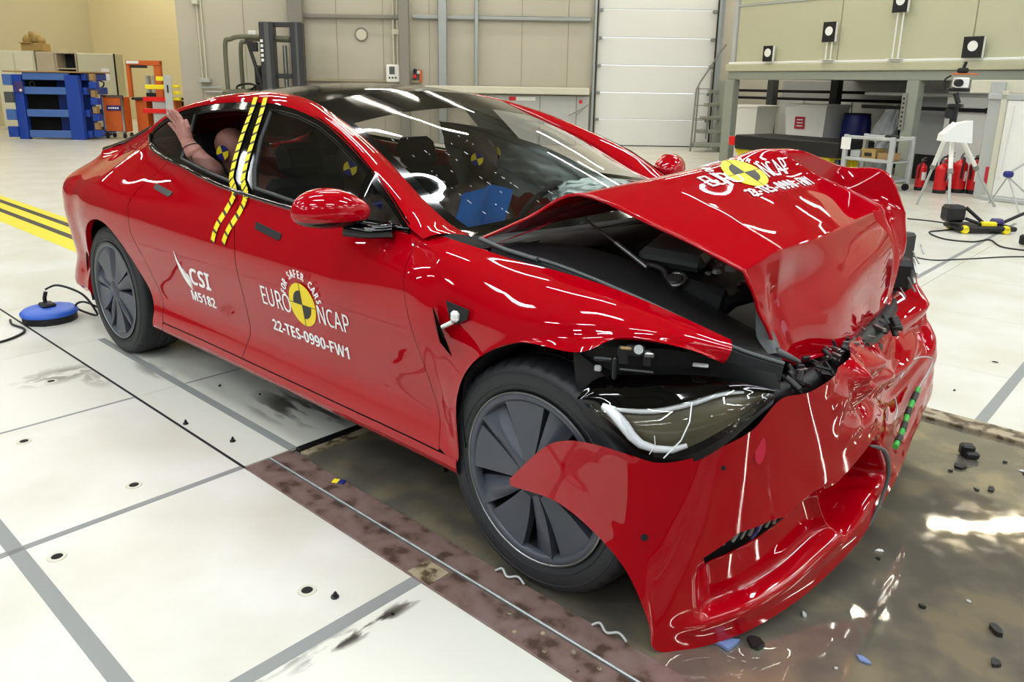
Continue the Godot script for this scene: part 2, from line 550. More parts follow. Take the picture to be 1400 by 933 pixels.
func lamps() -> void:
	var body := Geo.new()
	box(body, Vector3(0, 0.06, 0), Vector3(2.5, 0.09, 0.30), 0.02)
	var tubes := Geo.new()
	box(tubes, Vector3(0, 0.0, 0), Vector3(2.4, 0.03, 0.13), 0.01)
	var rows := [[27.2, "lamp_warm"], [23.4, "lamp_warm"], [18.4, "lamp_warm"], [15.8, "lamp_warm"], [13.2, "lamp_warm"], [10.6, "lamp_warm"], [8.4, "lamp_cool"], [5.8, "lamp_cool"], [3.2, "lamp_cool"], [0.2, "lamp_cool"], [-3.0, "lamp_cool"], [-6.2, "lamp_cool"], [-10.5, "lamp_cool"]]  # first two rows are added to brighten the set-back left bay
	var n := 0
	for r in rows:
		for k in (1 if r[0] > 20.0 else 6):
			var a := -13.2 + 5.6 * k + (1.2 if rows.find(r) % 2 else 0.0)
			var warm: bool = r[1] == "lamp_warm"
			var o := thing("ceiling_lamp", "long %s tube lamp under the hall roof" % ("warm white" if warm else "cool white"), "lamp", hall(a if r[0] < 20.0 else -11.6, 6.5, r[0]), ("warm" if warm else "cool") + " tube lamps under the roof")
			part("housing", body, M.light_grey, o)
			part("tube_light", tubes, M[r[1]], o)
			var l := AreaLight3D.new()
			l.name = "light"
			l.area_size = Vector2(2.4, 0.13)
			l.light_color = M[r[1]].emission
			l.light_energy = (3.6 if r[0] > 20.0 else 1.5 if warm else 1.3 if r[0] > 4.0 else 1.9 if r[0] > 1.0 else 3.5)
			l.area_range = 60.0
			l.area_attenuation = 2.0
			l.shadow_enabled = true
			o.add_child(l)
			l.transform = Transform3D(Basis(Vector3.RIGHT, -PI / 2), Vector3(0, -0.022, 0))
			n += 1

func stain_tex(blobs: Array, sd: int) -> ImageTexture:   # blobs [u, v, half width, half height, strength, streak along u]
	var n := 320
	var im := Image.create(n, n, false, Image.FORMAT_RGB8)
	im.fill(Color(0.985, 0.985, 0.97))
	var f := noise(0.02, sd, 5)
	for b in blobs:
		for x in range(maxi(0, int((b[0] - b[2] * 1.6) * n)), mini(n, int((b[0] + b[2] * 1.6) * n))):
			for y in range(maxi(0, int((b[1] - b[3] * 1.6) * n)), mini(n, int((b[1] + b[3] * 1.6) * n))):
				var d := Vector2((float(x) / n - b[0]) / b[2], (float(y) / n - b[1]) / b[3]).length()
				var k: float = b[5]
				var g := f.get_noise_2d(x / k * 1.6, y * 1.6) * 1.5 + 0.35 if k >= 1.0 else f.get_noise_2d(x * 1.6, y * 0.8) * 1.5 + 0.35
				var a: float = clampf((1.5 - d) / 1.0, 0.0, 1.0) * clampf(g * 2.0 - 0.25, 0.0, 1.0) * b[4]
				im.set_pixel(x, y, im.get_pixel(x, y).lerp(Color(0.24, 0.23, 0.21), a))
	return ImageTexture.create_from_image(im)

func floor_plates() -> void:
	var base := Geo.new()
	# bed under the plates, with a hole where the impact track lies
	box(base, Vector3(-15.0, -0.112, 0), Vector3(30.38, 0.2, 60))
	box(base, Vector3(15.19, -0.112, 15.573), Vector3(30, 0.2, 28.854))
	box(base, Vector3(15.19, -0.112, -15.7), Vector3(30, 0.2, 28.6))
	var fl: MeshInstance3D = kind(part("floor", base, M.groove))
	var xs := [-9.0, -8.0, -7.0, -5.9, -4.85, -3.85, -2.83, -1.82, -0.81, 0.19, 1.227, 2.19, 3.2]
	var za := [3.95, 2.94, 1.933, 1.146]
	var zl := [1.146, -0.06, -1.36, -2.155, -3.348, -4.54, -5.74, -6.94, -8.14]
	var zr := [-1.42, -2.155, -3.348, -4.54, -5.74, -6.94, -8.14]
	var gap := 0.0035
	var added_slab := Geo.new()
	box(added_slab, Vector3(5.0, -0.006, 2.55), Vector3(6.3, 0.012, 2.8))  # added out of view to keep white floor out of the bumper's reflections
	part("floor_dark_added", added_slab, M.dark_added, fl)
	for k in xs.size() - 1:
		for zs in [za, (zl if xs[k + 1] < 0.2 else zr)]:
			for q in zs.size() - 1:
				var x1: float = xs[k + 1]
				if zs == za and x1 > 1.3:   # white plates stop where the added dark slab begins
					if x1 > 2.3: continue
					x1 = 1.845
				var s := Vector3(x1 - xs[k] - gap, 0.012, zs[q] - zs[q + 1] - gap)
				part("floor_plate", bx(Vector3((xs[k] + x1) / 2, -0.006, (zs[q] + zs[q + 1]) / 2), s, 0.0015), M.floor_white, fl)
	var rest := Geo.new()   # beyond the plates that can be told apart
	box(rest, Vector3(-19.5, -0.006, 0), Vector3(21, 0.012, 60))
	box(rest, Vector3(-2.9, -0.006, -19.1), Vector3(12.2, 0.012, 21.9))
	box(rest, Vector3(16.6, -0.006, -14.9), Vector3(26.8, 0.012, 26.9))
	box(rest, Vector3(3.2, -0.006, -18.2), Vector3(0.2, 0.012, 20.1))
	box(rest, Vector3(11.0, -0.006, 17.0), Vector3(40, 0.012, 26.1))
	box(rest, Vector3(19.1, -0.006, 2.55), Vector3(21.8, 0.012, 2.8))
	part("floor_screed", rest, M.floor_white, fl)
	# grey tape over joints
	for q in [[-1.82, 0.19, 0.905, 0.945], [-9.0, 3.2, 1.910, 1.957]]:
		part("floor_tape", bx(Vector3((q[0] + q[1]) / 2, 0.0004, (q[2] + q[3]) / 2), Vector3(q[1] - q[0], 0.0008, q[3] - q[2])), M.grey_tape, fl)
	for q in [[-0.81, 1.15, 3.9, 0.016], [0.19, 1.15, 3.9, 0.03], [1.227, 1.15, 3.9, 0.046], [2.19, -8.0, -1.42, 0.05], [1.11, -8.0, -1.42, 0.04], [-0.81, -1.2, 0.9, 0.014]]:
		part("floor_tape", bx(Vector3(q[0], 0.0004, (q[1] + q[2]) / 2), Vector3(q[3], 0.0008, q[2] - q[1])), M.grey_tape, fl)
	part("floor_tape", bx(Vector3(-4.5, 0.0005, 1.146), Vector3(9.4, 0.001, 0.012)), M.groove, fl)
	# yellow guide strip with two dark slots
	part("guide_strip", bx(Vector3(-6.9, 0.0006, -0.11), Vector3(14.1, 0.0012, 0.56)), M.floor_yellow, fl)
	for z in [-0.25, -0.047]:
		part("guide_slot", bx(Vector3(-6.9, 0.0009, z), Vector3(14.1, 0.0018, 0.075)), M.floor_black, fl)
	# threaded anchor sockets
	for q in [[-0.656, 1.662], [0.034, 1.5], [0.32, 1.855], [1.032, 1.407], [-1.301, 1.354], [2.05, -2.387], [0.69, -4.77]]:
		var g := Geo.new()
		lathe(g, [Vector2(0.0, 0.0008), Vector2(0.017, 0.0008), Vector2(0.0175, 0.003), Vector2(0.027, 0.003), Vector2(0.029, 0.0)], 20, look(Vector3(q[0], 0, q[1]), Vector3.UP, Vector3.RIGHT))
		var s := part("anchor_socket", g, M.off_white, fl)
		var d := Geo.new()
		lathe(d, [Vector2(0.0, 0.0024), Vector2(0.017, 0.0024), Vector2(0.0175, 0.0018)], 20, look(Vector3(q[0], 0, q[1]), Vector3.UP, Vector3.RIGHT))
		part("anchor_hole", d, M.under_dark, s)
	# three plates whose paint carries grime and rubber marks
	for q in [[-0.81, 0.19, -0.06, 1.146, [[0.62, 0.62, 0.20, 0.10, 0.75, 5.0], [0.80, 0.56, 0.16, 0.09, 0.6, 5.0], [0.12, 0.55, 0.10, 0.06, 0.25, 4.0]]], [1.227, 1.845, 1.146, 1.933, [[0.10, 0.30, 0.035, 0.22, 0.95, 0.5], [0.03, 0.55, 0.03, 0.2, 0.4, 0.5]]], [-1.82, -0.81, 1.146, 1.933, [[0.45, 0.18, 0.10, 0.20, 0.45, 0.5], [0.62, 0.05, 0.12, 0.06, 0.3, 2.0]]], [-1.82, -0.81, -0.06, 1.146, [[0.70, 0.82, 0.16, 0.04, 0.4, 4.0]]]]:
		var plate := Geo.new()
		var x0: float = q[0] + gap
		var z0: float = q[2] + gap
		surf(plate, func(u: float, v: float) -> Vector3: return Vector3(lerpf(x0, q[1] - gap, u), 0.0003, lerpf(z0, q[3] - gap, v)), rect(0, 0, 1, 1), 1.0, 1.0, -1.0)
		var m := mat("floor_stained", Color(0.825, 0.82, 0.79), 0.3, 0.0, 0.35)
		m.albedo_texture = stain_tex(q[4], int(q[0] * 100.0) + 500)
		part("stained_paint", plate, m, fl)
	# the impact track: two worn steel rails, the dark steel bed, a dirty kerb on its far side
	var tr: MeshInstance3D = kind(part("floor_track", bx(Vector3(4.1, -0.06, -0.19), Vector3(7.82, 0.09, 2.24)), M.pit_steel))
	part("track_rail", bx(Vector3(4.1, -0.02, 0.980), Vector3(7.82, 0.036, 0.098), 0.004), M.rail_steel, tr)
	part("track_rail", bx(Vector3(4.1, -0.022, 1.089), Vector3(7.82, 0.036, 0.106), 0.004), M.rail_steel, tr)
	part("rail_edge", bx(Vector3(4.1, -0.012, 1.0325), Vector3(7.82, 0.03, 0.008), 0.003), M.galvanised, tr)
	part("track_kerb", bx(Vector3(4.1, -0.012, -1.36), Vector3(7.82, 0.03, 0.115), 0.004), M.kerb_dirty, tr)
	part("track_end", bx(Vector3(0.205, -0.009, -0.19), Vector3(0.03, 0.022, 2.2), 0.002), M.black, tr)
	part("track_end", bx(Vector3(0.245, -0.012, -0.19), Vector3(0.045, 0.012, 2.2), 0.002), M.kerb_dirty, tr)
	part("rail_patch", bx(Vector3(1.22, -0.003, 1.095), Vector3(0.10, 0.0025, 0.085)), M.kerb_dirty, tr)
	for k in 8:
		var g := Geo.new()
		lathe(g, [Vector2(0, 0.003), Vector2(0.005, 0.003), Vector2(0.007, 0)], 8, look(Vector3(1.52 + 0.055 * k + rng.randf() * 0.03, -0.004, 1.06 + 0.05 * (k % 2)), Vector3.UP, Vector3.RIGHT))
		part("rail_stud", g, M.kerb_dirty, tr)

# ---------------------------------------------------------------- the car
const AX_F := Vector3(1.489, 0.352, 0.0)
const AX_R := Vector3(-1.505, 0.352, 0.0)

func lerp_table(tab: Array, x: float, k: int) -> float:   # rows [x, a, b ...], smooth between rows
	var n := tab.size()
	if x <= tab[0][0]: return tab[0][k]
	if x >= tab[n - 1][0]: return tab[n - 1][k]
	var q := 0
	while tab[q + 1][0] < x: q += 1
	var a: Array = tab[q]
	var b: Array = tab[q + 1]
	var p: Array = tab[maxi(q - 1, 0)]
	var s: Array = tab[mini(q + 2, n - 1)]
	var h: float = b[0] - a[0]
	return cubic_interpolate_in_time(a[k], b[k], p[k], s[k], (x - a[0]) / h, h, minf(p[0] - a[0], -0.001), maxf(s[0] - a[0], h + 0.001))

func glass_z(x: float, y: float) -> float:   # half width of the side windows
	var zb := 0.885
	if x < -0.3: zb -= 0.10 * pow(-x - 0.3, 1.6)
	if x > 0.6: zb -= 0.15 * (x - 0.6)
	return zb - 0.66 * (y - 1.0) + (0.25 * (y - 1.0) * (1.36 - y) if y > 1.0 and y < 1.36 else 0.0)

var BELT := [[-1.6, 1.20], [-1.52, 1.162], [-1.43, 1.124], [-1.177, 1.087], [-0.814, 1.065], [-0.521, 1.039], [-0.291, 1.02], [-0.167, 1.013], [0.235, 0.995], [0.6, 0.995], [0.86, 0.993], [1.2, 0.96]]
var TAIL := [[-2.56, 0.97, 0.40], [-2.44, 1.0, 0.56], [-1.98, 1.095, 0.60], [-1.66, 1.19, 0.59], [-1.60, 1.213, 0.585]]
var WIDE := [[-2.0, 0.935], [-1.75, 0.965], [-1.45, 0.978], [-1.0, 0.970], [-0.5, 0.958], [0.0, 0.955], [0.6, 0.953], [1.0, 0.952], [1.3, 0.958]]

func body_w(x: float) -> float:
	if x < -2.0:
		var r := clampf((-2.0 - x) / 0.565, 0.0, 0.9999)
		return 0.935 * pow(1.0 - pow(r, 2.5), 1.0 / 2.5)
	return lerp_table(WIDE, x, 1)

func body_z(x: float, y: float) -> float:   # half width of the lower body
	var w := body_w(x)
	var k := clampf(w / 0.9, 0.0, 1.0)
	var yt := lerp_table(BELT, x, 1)
	var zt := glass_z(x, yt) + 0.006
	if x < -1.52:
		var m := smoothstep(-1.52, -1.62, x)
		yt = lerpf(yt, lerp_table(TAIL, x, 1), m)
		zt = lerpf(zt, minf(lerp_table(TAIL, x, 2), w * 0.72), m)
	var ys := [0.20, 0.250, 0.278, 0.315, 0.42, 0.56, 0.745, 0.885, yt]
	var zs := [w - 0.11 * k, w - 0.030 * k, w - 0.008 * k, w - 0.010 * k, w - 0.034 * k, w - 0.020 * k, w, w - 0.026 * k, zt]
	if y <= ys[0]: return zs[0]
	var q := 0
	while q < ys.size() - 2 and ys[q + 1] < y: q += 1
	var h: float = ys[q + 1] - ys[q]
	var p0: int = maxi(q - 1, 0)
	var p3: int = mini(q + 2, ys.size() - 1)
	return cubic_interpolate_in_time(zs[q], zs[q + 1], zs[p0], zs[p3], (y - ys[q]) / h, h, minf(ys[p0] - ys[q], -0.001), maxf(ys[p3] - ys[q], h + 0.001))

func skin(off := 0.0, side := 1.0) -> Callable:
	return func(x: float, y: float) -> Vector3: return Vector3(x, y, (body_z(x, y) + off) * side)

func window_skin(off := 0.0, side := 1.0) -> Callable:
	return func(x: float, y: float) -> Vector3: return Vector3(x, y, (glass_z(x, y) + off) * side)

func outline2(poly: Array) -> PackedVector2Array:
	var p := PackedVector2Array()
	for q in poly: p.push_back(Vector2(q[0], q[1]) if q is Array else q)
	return p

func panel(called: String, poly: Array, m: Material, par: Node, f: Callable, step := 0.03, holes := []) -> MeshInstance3D:
	var g := Geo.new()
	surf(g, f, outline2(poly), step, step, 1.0, holes)
	return part(called, g, m, par)

func from_grid(called: String, gr: Grid, nu: float, nv: float, m: Material, par: Node, turn := 1.0, cu := [], cv := [], holes := [], poly := PackedVector2Array(), shift = null) -> MeshInstance3D:
	var g := Geo.new()
	var f := func(u: float, v: float) -> Vector3: return gr.at(u, v)
	if shift != null: f = func(u: float, v: float) -> Vector3: return gr.at(u, v) + shift.call(u, v)
	if poly.is_empty(): poly = rect(0, 0, gr.p.size() - 1, gr.p[0].size() - 1)
	surf(g, f, poly, nu, nv, turn, holes, cu, cv)
	return part(called, g, m, par)

func belt_line(x0: float, x1: float, n: int, dy := 0.0) -> Array:
	var out := []
	for k in n + 1:
		var x := lerpf(x0, x1, float(k) / n)
		out.append([x, lerp_table(BELT, x, 1) + dy])
	return out

func arch_line(c: Vector2, r: float, a0: float, a1: float, n: int, flare := 0.0) -> Array:
	var out := []
	for k in n + 1:
		var a := deg_to_rad(lerpf(a0, a1, float(k) / n))
		var rr := r + flare * pow(clampf(1.0 - a / 0.75, 0.0, 1.0), 1.3)
		out.append([c.x + cos(a) * rr, c.y + sin(a) * r])
	return out

func car() -> void:
	var c := thing("car", "red crash-tested saloon with crumpled bonnet, white lettering and taped door pillar", "car")
	var red: Material = M.red_paint
	# ---- right-hand side: doors, rear quarter, sill
	var rear_cut := [[-1.03, 1.077], [-1.075, 1.04], [-1.118, 0.96], [-1.13, 0.86], [-1.10, 0.74], [-1.0, 0.60], [-0.93, 0.48], [-0.885, 0.38], [-0.87, 0.318]]
	var mid_cut := [[-0.135, 0.318], [-0.09, 0.45], [-0.088, 0.55], [-0.10, 0.70], [-0.124, 0.826], [-0.155, 0.92], [-0.185, 1.0145]]
	var d := 0.0022
	var rd := []
	for q in mid_cut: rd.append([q[0] - d, q[1]])
	rd.append_array(belt_line(-0.19, -1.03, 14))
	for q in rear_cut: rd.append([q[0] + d, q[1]])
	var rear_door := panel("rear_door", rd, red, c, skin())
	var front_cut := []
	var fgr := fender_grid()
	for k in 21:
		var q := fgr.along(fgr.p[0], k * 0.2, {})
		front_cut.append([q.x, q.y])
	front_cut.append([1.106, 0.318])
	var fd := []
	for q in front_cut: fd.append([q[0] - d, q[1]])
	for q in mid_cut: fd.append([q[0] + d, q[1]])
	fd.append_array(belt_line(-0.18, 0.82, 14))
	var front_door := panel("front_door", fd, red, c, skin())
	var ac := Vector2(-1.485, 0.352)
	var qp := []
	for q in rear_cut: qp.append([q[0] - d, q[1]])
	qp.append([-0.875, 0.30])
	qp.append([-0.905, 0.245])
	qp.append_array(arch_line(ac, 0.395, -14, 194, 30, 0.12))
	qp.append_array([[-1.90, 0.225], [-2.25, 0.24], [-2.56, 0.30], [-2.56, 0.97], [-2.44, 1.0], [-2.2, 1.046], [-1.98, 1.095], [-1.8, 1.147], [-1.66, 1.19], [-1.60, 1.213], [-1.52, 1.163]])
	qp.append_array(belt_line(-1.51, -1.035, 8))
	panel("quarter_panel", qp, red, c, skin(), 0.025)
	var sl := [[-0.90, 0.243], [-0.872, 0.298], [-0.868, 0.3105]]
	for k in 11: sl.append([lerpf(-0.86, 1.095, k / 10.0), 0.3125])
	sl.append_array([[1.19, 0.316], [1.195, 0.285], [1.185, 0.243]])
	panel("sill", sl, red, c, skin())
	var under := [[-0.89, 0.19], [-0.89, 0.33], [1.12, 0.33], [1.12, 0.19]]
	panel("body_shell", under, M.shell_black, c, skin(-0.018), 0.06)
	var inner := belt_line(-1.0, 0.85, 8)
	inner.append_array([[0.90, 0.90], [1.08, 0.42], [1.12, 0.3], [-0.95, 0.3], [-1.16, 0.9]])
	panel("body_shell", inner, M.shell_black, c, skin(-0.016), 0.06)
	# lips of the rear wheel arch turn inwards
	var lip := Geo.new()
	var al := arch_line(ac, 0.395, -14, 194, 40, 0.12)
	for k in al.size() - 1:
		var p0 := Vector3(al[k][0], al[k][1], body_z(al[k][0], al[k][1]))
		var p1 := Vector3(al[k + 1][0], al[k + 1][1], body_z(al[k + 1][0], al[k + 1][1]))
		var o := Vector3(p0.x - ac.x, p0.y - ac.y, 0)
		lip.flat([p0, p1, p1 - Vector3(0, 0, 0.03), p0 - Vector3(0, 0, 0.03)], -o)
	part("arch_lip", lip, red, c)
	for q in [AX_R, AX_F]:
		for side in [1.0, -1.0]:
			var g := Geo.new()
			var zo: float = (0.915 if q.x < 0.0 else 0.90) * side
			var fan := PackedVector2Array()
			for k in 25:
				var a := deg_to_rad(-20.0 + 220.0 * k / 24.0)
				fan.push_back(Vector2(q.x + cos(a) * 0.43, 0.36 + sin(a) * 0.43))
			for k in 24:
				var a := fan[k]
				var b := fan[k + 1]
				g.flat([Vector3(a.x, a.y, zo), Vector3(b.x, b.y, zo), Vector3(b.x, b.y, zo - 0.33 * side), Vector3(a.x, a.y, zo - 0.33 * side)], Vector3(q.x - a.x, 0.36 - a.y, 0))
			slab(g, fan, 0.01, Transform3D(Basis(), Vector3(0, 0, zo - 0.33 * side)))
			part("arch_liner", g, M.shell_black, c)
	# ---- left-hand side, of which only edges and reflections show
	var ls := [[-2.56, 0.30], [-2.56, 0.97], [-2.44, 1.0], [-1.98, 1.095], [-1.6, 1.213], [-1.52, 1.163]]
	ls.append_array(belt_line(-1.51, 0.9, 20))
	ls.append_array([[1.06, 0.955], [1.10, 0.8], [1.12, 0.30], [0.9, 0.24], [-0.9, 0.24]])
	ls.append_array(arch_line(ac, 0.395, -10, 190, 24))
	ls.append_array([[-1.90, 0.225], [-2.25, 0.24]])
	var lg := Geo.new()
	surf(lg, skin(0.0, -1.0), outline2(ls), 0.06, 0.06, -1.0)
	part("side_panel", lg, red, c)
	var tg := Geo.new()
	surf(tg, func(u: float, v: float) -> Vector3:
		var z := 0.60 * u
		return Vector3(-2.565 + 0.10 * u * u, lerpf(0.28, 0.985, v), z * (1.0 - 0.05 * v)), rect(-1, 0, 1, 1), 0.1, 0.1, -1.0)
	part("tail_panel", tg, red, c)
	part("floor_pan", bx(Vector3(-0.1, 0.20, 0), Vector3(3.0, 0.04, 1.6)), M.shell_black, c)
	part("floor_pan", bx(Vector3(-1.9, 0.3, 0), Vector3(0.9, 0.04, 1.2)), M.shell_black, c)
	greenhouse(c)
	door_details(front_door, rear_door)
	fender(c)
	bonnet(c)
	engine_bay(c)
	bumper(c)
	headlamp(c)
	mirrors(c)
	var w0 := wheel()
	for q in [[AX_F, 0.925, 12.0, 1.0], [AX_R, 0.93, 40.0, 1.0], [AX_F, 0.925, 0.0, -1.0], [AX_R, 0.93, 0.0, -1.0]]:
		var w: Node3D = w0 if q[0] == AX_F and q[3] > 0.0 else w0.duplicate()
		c.add_child(w, true)
		var turn := Basis(Vector3.UP, 0.0 if q[3] > 0.0 else PI)
		w.transform = Transform3D(turn * Basis(Vector3(0, 0, 1), deg_to_rad(q[2])), q[0] + Vector3(0, 0, q[1] * q[3]))

func rail_points() -> Array:
	return [[Vector3(-1.60, 1.170, 0.628), Vector3(-1.62, 1.200, 0.590)], [Vector3(-1.50, 1.228, 0.608), Vector3(-1.52, 1.247, 0.575)], [Vector3(-1.375, 1.272, 0.603), Vector3(-1.39, 1.291, 0.565)], [Vector3(-1.166, 1.318, 0.604), Vector3(-1.18, 1.342, 0.56)], [Vector3(-0.857, 1.354, 0.617), Vector3(-0.87, 1.389, 0.562)], [Vector3(-0.577, 1.37, 0.631), Vector3(-0.57, 1.412, 0.566)], [Vector3(-0.394, 1.374, 0.638), Vector3(-0.375, 1.416, 0.57)], [Vector3(-0.219, 1.370, 0.645), Vector3(-0.2, 1.404, 0.573)], [Vector3(-0.06, 1.353, 0.657), Vector3(-0.05, 1.380, 0.58)], [Vector3(0.141, 1.318, 0.680), Vector3(0.126, 1.327, 0.592)], [Vector3(0.307, 1.271, 0.714), Vector3(0.30, 1.269, 0.615)], [Vector3(0.466, 1.216, 0.752), Vector3(0.45, 1.211, 0.638)], [Vector3(0.62, 1.154, 0.79), Vector3(0.60, 1.141, 0.66)], [Vector3(0.748, 1.082, 0.816), Vector3(0.74, 1.073, 0.683)], [Vector3(0.859, 1.012, 0.842), Vector3(0.904, 1.010, 0.71)], [Vector3(0.95, 0.984, 0.858), Vector3(1.03, 0.985, 0.73)]]

func mirrored(rows: Array) -> Array:
	var out := []
	for r in rows:
		var q := []
		for p in r: q.append(Vector3(p.x, p.y, -p.z))
		out.append(q)
	return out

func greenhouse(c: Node3D) -> void:
	var rp := rail_points()
	var rows := []
	for k in rp.size():
		var a: Vector3 = rp[k][0]
		var b: Vector3 = rp[k][1]
		var bulge := Vector3(0, 0.011, 0.012) if k > 8 else Vector3(0, 0.008, 0.009)
		rows.append([a + Vector3(0, -0.004, 0.004), a.lerp(b, 0.3) + bulge * 0.85, a.lerp(b, 0.68) + bulge * 0.9, b, b + Vector3(0, -0.012, -0.012)])
	from_grid("roof_rail", Grid.new(rows, [], [3]), 0.34, 0.25, M.red_paint, c, -1.0, [], [3])
	from_grid("roof_rail", Grid.new(mirrored(rows), [], [3]), 0.5, 0.5, M.red_paint, c, 1.0, [], [3])
	# dark glass roof, rear screen and boot lid as one crowned surface
	var top := []
	for k in range(0, 9):
		var e: Vector3 = rp[k][1]
		var crown := lerpf(0.055, 0.046, k / 8.0)
		var r := []
		for f in [1.0, 0.55, 0.0, -0.55, -1.0]: r.append(Vector3(e.x, e.y - 0.004 + crown * (1.0 - f * f), (e.z - 0.002) * f))
		top.append(r)
	from_grid("glass_roof", Grid.new(top), 0.25, 0.2, M.gloss_black, c, -1.0)
	var deck := []
	for q in [[-2.565, 0.96, 0.40, 0.02], [-2.46, 0.998, 0.555, 0.035], [-2.2, 1.046, 0.585, 0.05], [-1.98, 1.095, 0.598, 0.06], [-1.8, 1.147, 0.595, 0.06], [-1.62, 1.199, 0.588, 0.055]]:
		var r := []
		for f in [1.0, 0.55, 0.0, -0.55, -1.0]: r.append(Vector3(q[0], q[1] + q[3] * (1.0 - f * f), q[2] * f))
		deck.append(r)
	from_grid("boot_lid", Grid.new(deck), 0.25, 0.2, M.red_paint, c, -1.0, [], [], [], rect(0, 0, 2.4, 4))
	from_grid("rear_screen", Grid.new(deck), 0.25, 0.2, M.gloss_black, c, -1.0, [], [], [], rect(2.42, 0, 5, 4))
	var sp := []
	for k in 13:
		var f := lerpf(1.0, -1.0, k / 12.0)
		sp.append(Vector3(-2.47 + 0.10 * f * f * f * f, 1.024 + 0.034 * (1.0 - f * f), 0.56 * f))
	var sg := Geo.new()
	tube(sg, sp, 0.020, 8)
	tube(sg, [Vector3(-2.37, 1.030, 0.575), Vector3(-2.2, 1.062, 0.590), Vector3(-1.98, 1.106, 0.600), Vector3(-1.8, 1.156, 0.598), Vector3(-1.62, 1.209, 0.590)], [0.020, 0.014, 0.010, 0.008, 0.007], 6)
	part("boot_spoiler", sg, M.gloss_black, c)
	# windscreen
	var ws := []
	for k in range(8, 16):
		var s := (k - 8) / 7.0
		var e: Vector3 = rp[k][1] + Vector3(0, -0.003, 0)
		var m := Vector3(lerpf(-0.03, 1.22, pow(s, 1.04)), lerpf(1.428, 0.995, s) + 0.035 * sin(s * PI), 0)
		var r := []
		for f in [1.0, 0.75, 0.45, 0.0, -0.45, -0.75, -1.0]:
			var w := pow(absf(f), 2.0)
			r.append(Vector3(lerpf(m.x, e.x, w), lerpf(m.y, e.y, w), e.z * f))
		ws.append(r)
	var wg := Grid.new(ws)
	from_grid("windscreen", wg, 0.2, 0.2, M.windscreen, c, -1.0, [], [], [], rect(1.45, 0.22, 6.4, 5.78))
	from_grid("windscreen_border", wg, 0.2, 0.2, M.gloss_black, c, -1.0, [], [], [rect(1.45, 0.22, 6.4, 5.78)])
	# hair cracks fanning over the passenger side of the screen
	var cr := Geo.new()
	for k in 5:
		var v0 := 0.60 + 0.36 * k
		var u := 2.6 + 0.12 * k
		while u < 6.2:
			var l := rng.randf_range(0.03, 0.13)
			var v := v0 + (u - 2.6) * 0.05
			if rng.randf() < 0.4:
				tube(cr, [wg.at(u, v) + Vector3(0, 0.002, 0), wg.at(minf(u + l, 6.3), v + l * 0.05) + Vector3(0, 0.002, 0)], 0.0008, 4, false)
			u += l + rng.randf_range(0.04, 0.22)
	kind(part("glass_crack", cr, M.sticker_white, c), "stuff")
	# side windows, seen through dark frames
	var outline := belt_line(-1.53, 0.86, 22, 0.004)
	for k in range(14, 0, -1): outline.append([rp[k][0].x, rp[k][0].y + 0.003])
	var front_hole := [[-0.09, 1.035], [0.235, 1.014], [0.585, 1.012], [0.575, 1.145], [0.467, 1.188], [0.305, 1.244], [0.139, 1.291], [-0.04, 1.323], [-0.19, 1.337], [-0.265, 1.338], [-0.225, 1.22], [-0.155, 1.10]]
	var tri_hole := [[0.625, 1.012], [0.83, 1.008], [0.745, 1.058], [0.62, 1.125]]
	var rear_hole := [[-0.285, 1.042], [-0.30, 1.10], [-0.345, 1.20], [-0.40, 1.30], [-0.42, 1.336], [-0.577, 1.338], [-0.857, 1.321], [-1.02, 1.297], [-0.95, 1.19], [-0.895, 1.092], [-0.81, 1.085], [-0.52, 1.060]]
	var quarter_hole := [[-0.97, 1.098], [-1.17, 1.107], [-1.41, 1.138], [-1.50, 1.172], [-1.47, 1.20], [-1.375, 1.242], [-1.166, 1.288], [-1.085, 1.297], [-1.02, 1.19]]
	var holes := [outline2(front_hole), outline2(tri_hole), outline2(rear_hole), outline2(quarter_hole)]
	panel("window_surround", outline, M.gloss_black, c, window_skin(0.002), 0.04, holes)
	panel("door_glass", front_hole, M.side_glass, c, window_skin(-0.008), 0.05)
	panel("door_glass", tri_hole, M.side_glass, c, window_skin(-0.004), 0.05)
	panel("door_glass", [[-0.285, 1.042], [-0.305, 1.128], [-0.642, 1.116], [-0.90, 1.102], [-0.895, 1.092], [-0.81, 1.085], [-0.52, 1.060]], M.side_glass, c, window_skin(-0.008), 0.05)
	panel("quarter_glass", quarter_hole, M.side_glass, c, window_skin(-0.002), 0.05)
	var seal := Geo.new()
	for h in [front_hole, rear_hole]:
		var ring := []
		for q in h: ring.append(Vector3(q[0], q[1], glass_z(q[0], q[1]) - 0.012))
		ring.append(ring[0])
		tube(seal, ring, 0.012, 6, false)
	part("window_seal", seal, M.black_plastic, c)
	var trim := Geo.new()
	var pts := []
	for q in belt_line(-1.53, 0.87, 30, 0.004): pts.append(Vector3(q[0], q[1], glass_z(q[0], q[1]) + 0.007))
	tube(trim, pts, 0.008, 8)
	part("belt_trim", trim, M.gloss_black, c)
	# the left-hand side: pillars and glass
	var g := Geo.new()
	surf(g, window_skin(0.0, -1.0), outline2(outline), 0.08, 0.08, -1.0, [outline2([[-0.02, 1.03], [0.80, 1.012], [0.62, 1.12], [0.3, 1.24], [0.0, 1.31], [-0.22, 1.33]]), outline2([[-0.32, 1.045], [-0.45, 1.335], [-0.857, 1.318], [-1.3, 1.25], [-1.48, 1.185], [-1.4, 1.14], [-0.9, 1.09]])])
	part("window_surround", g, M.gloss_black, c)
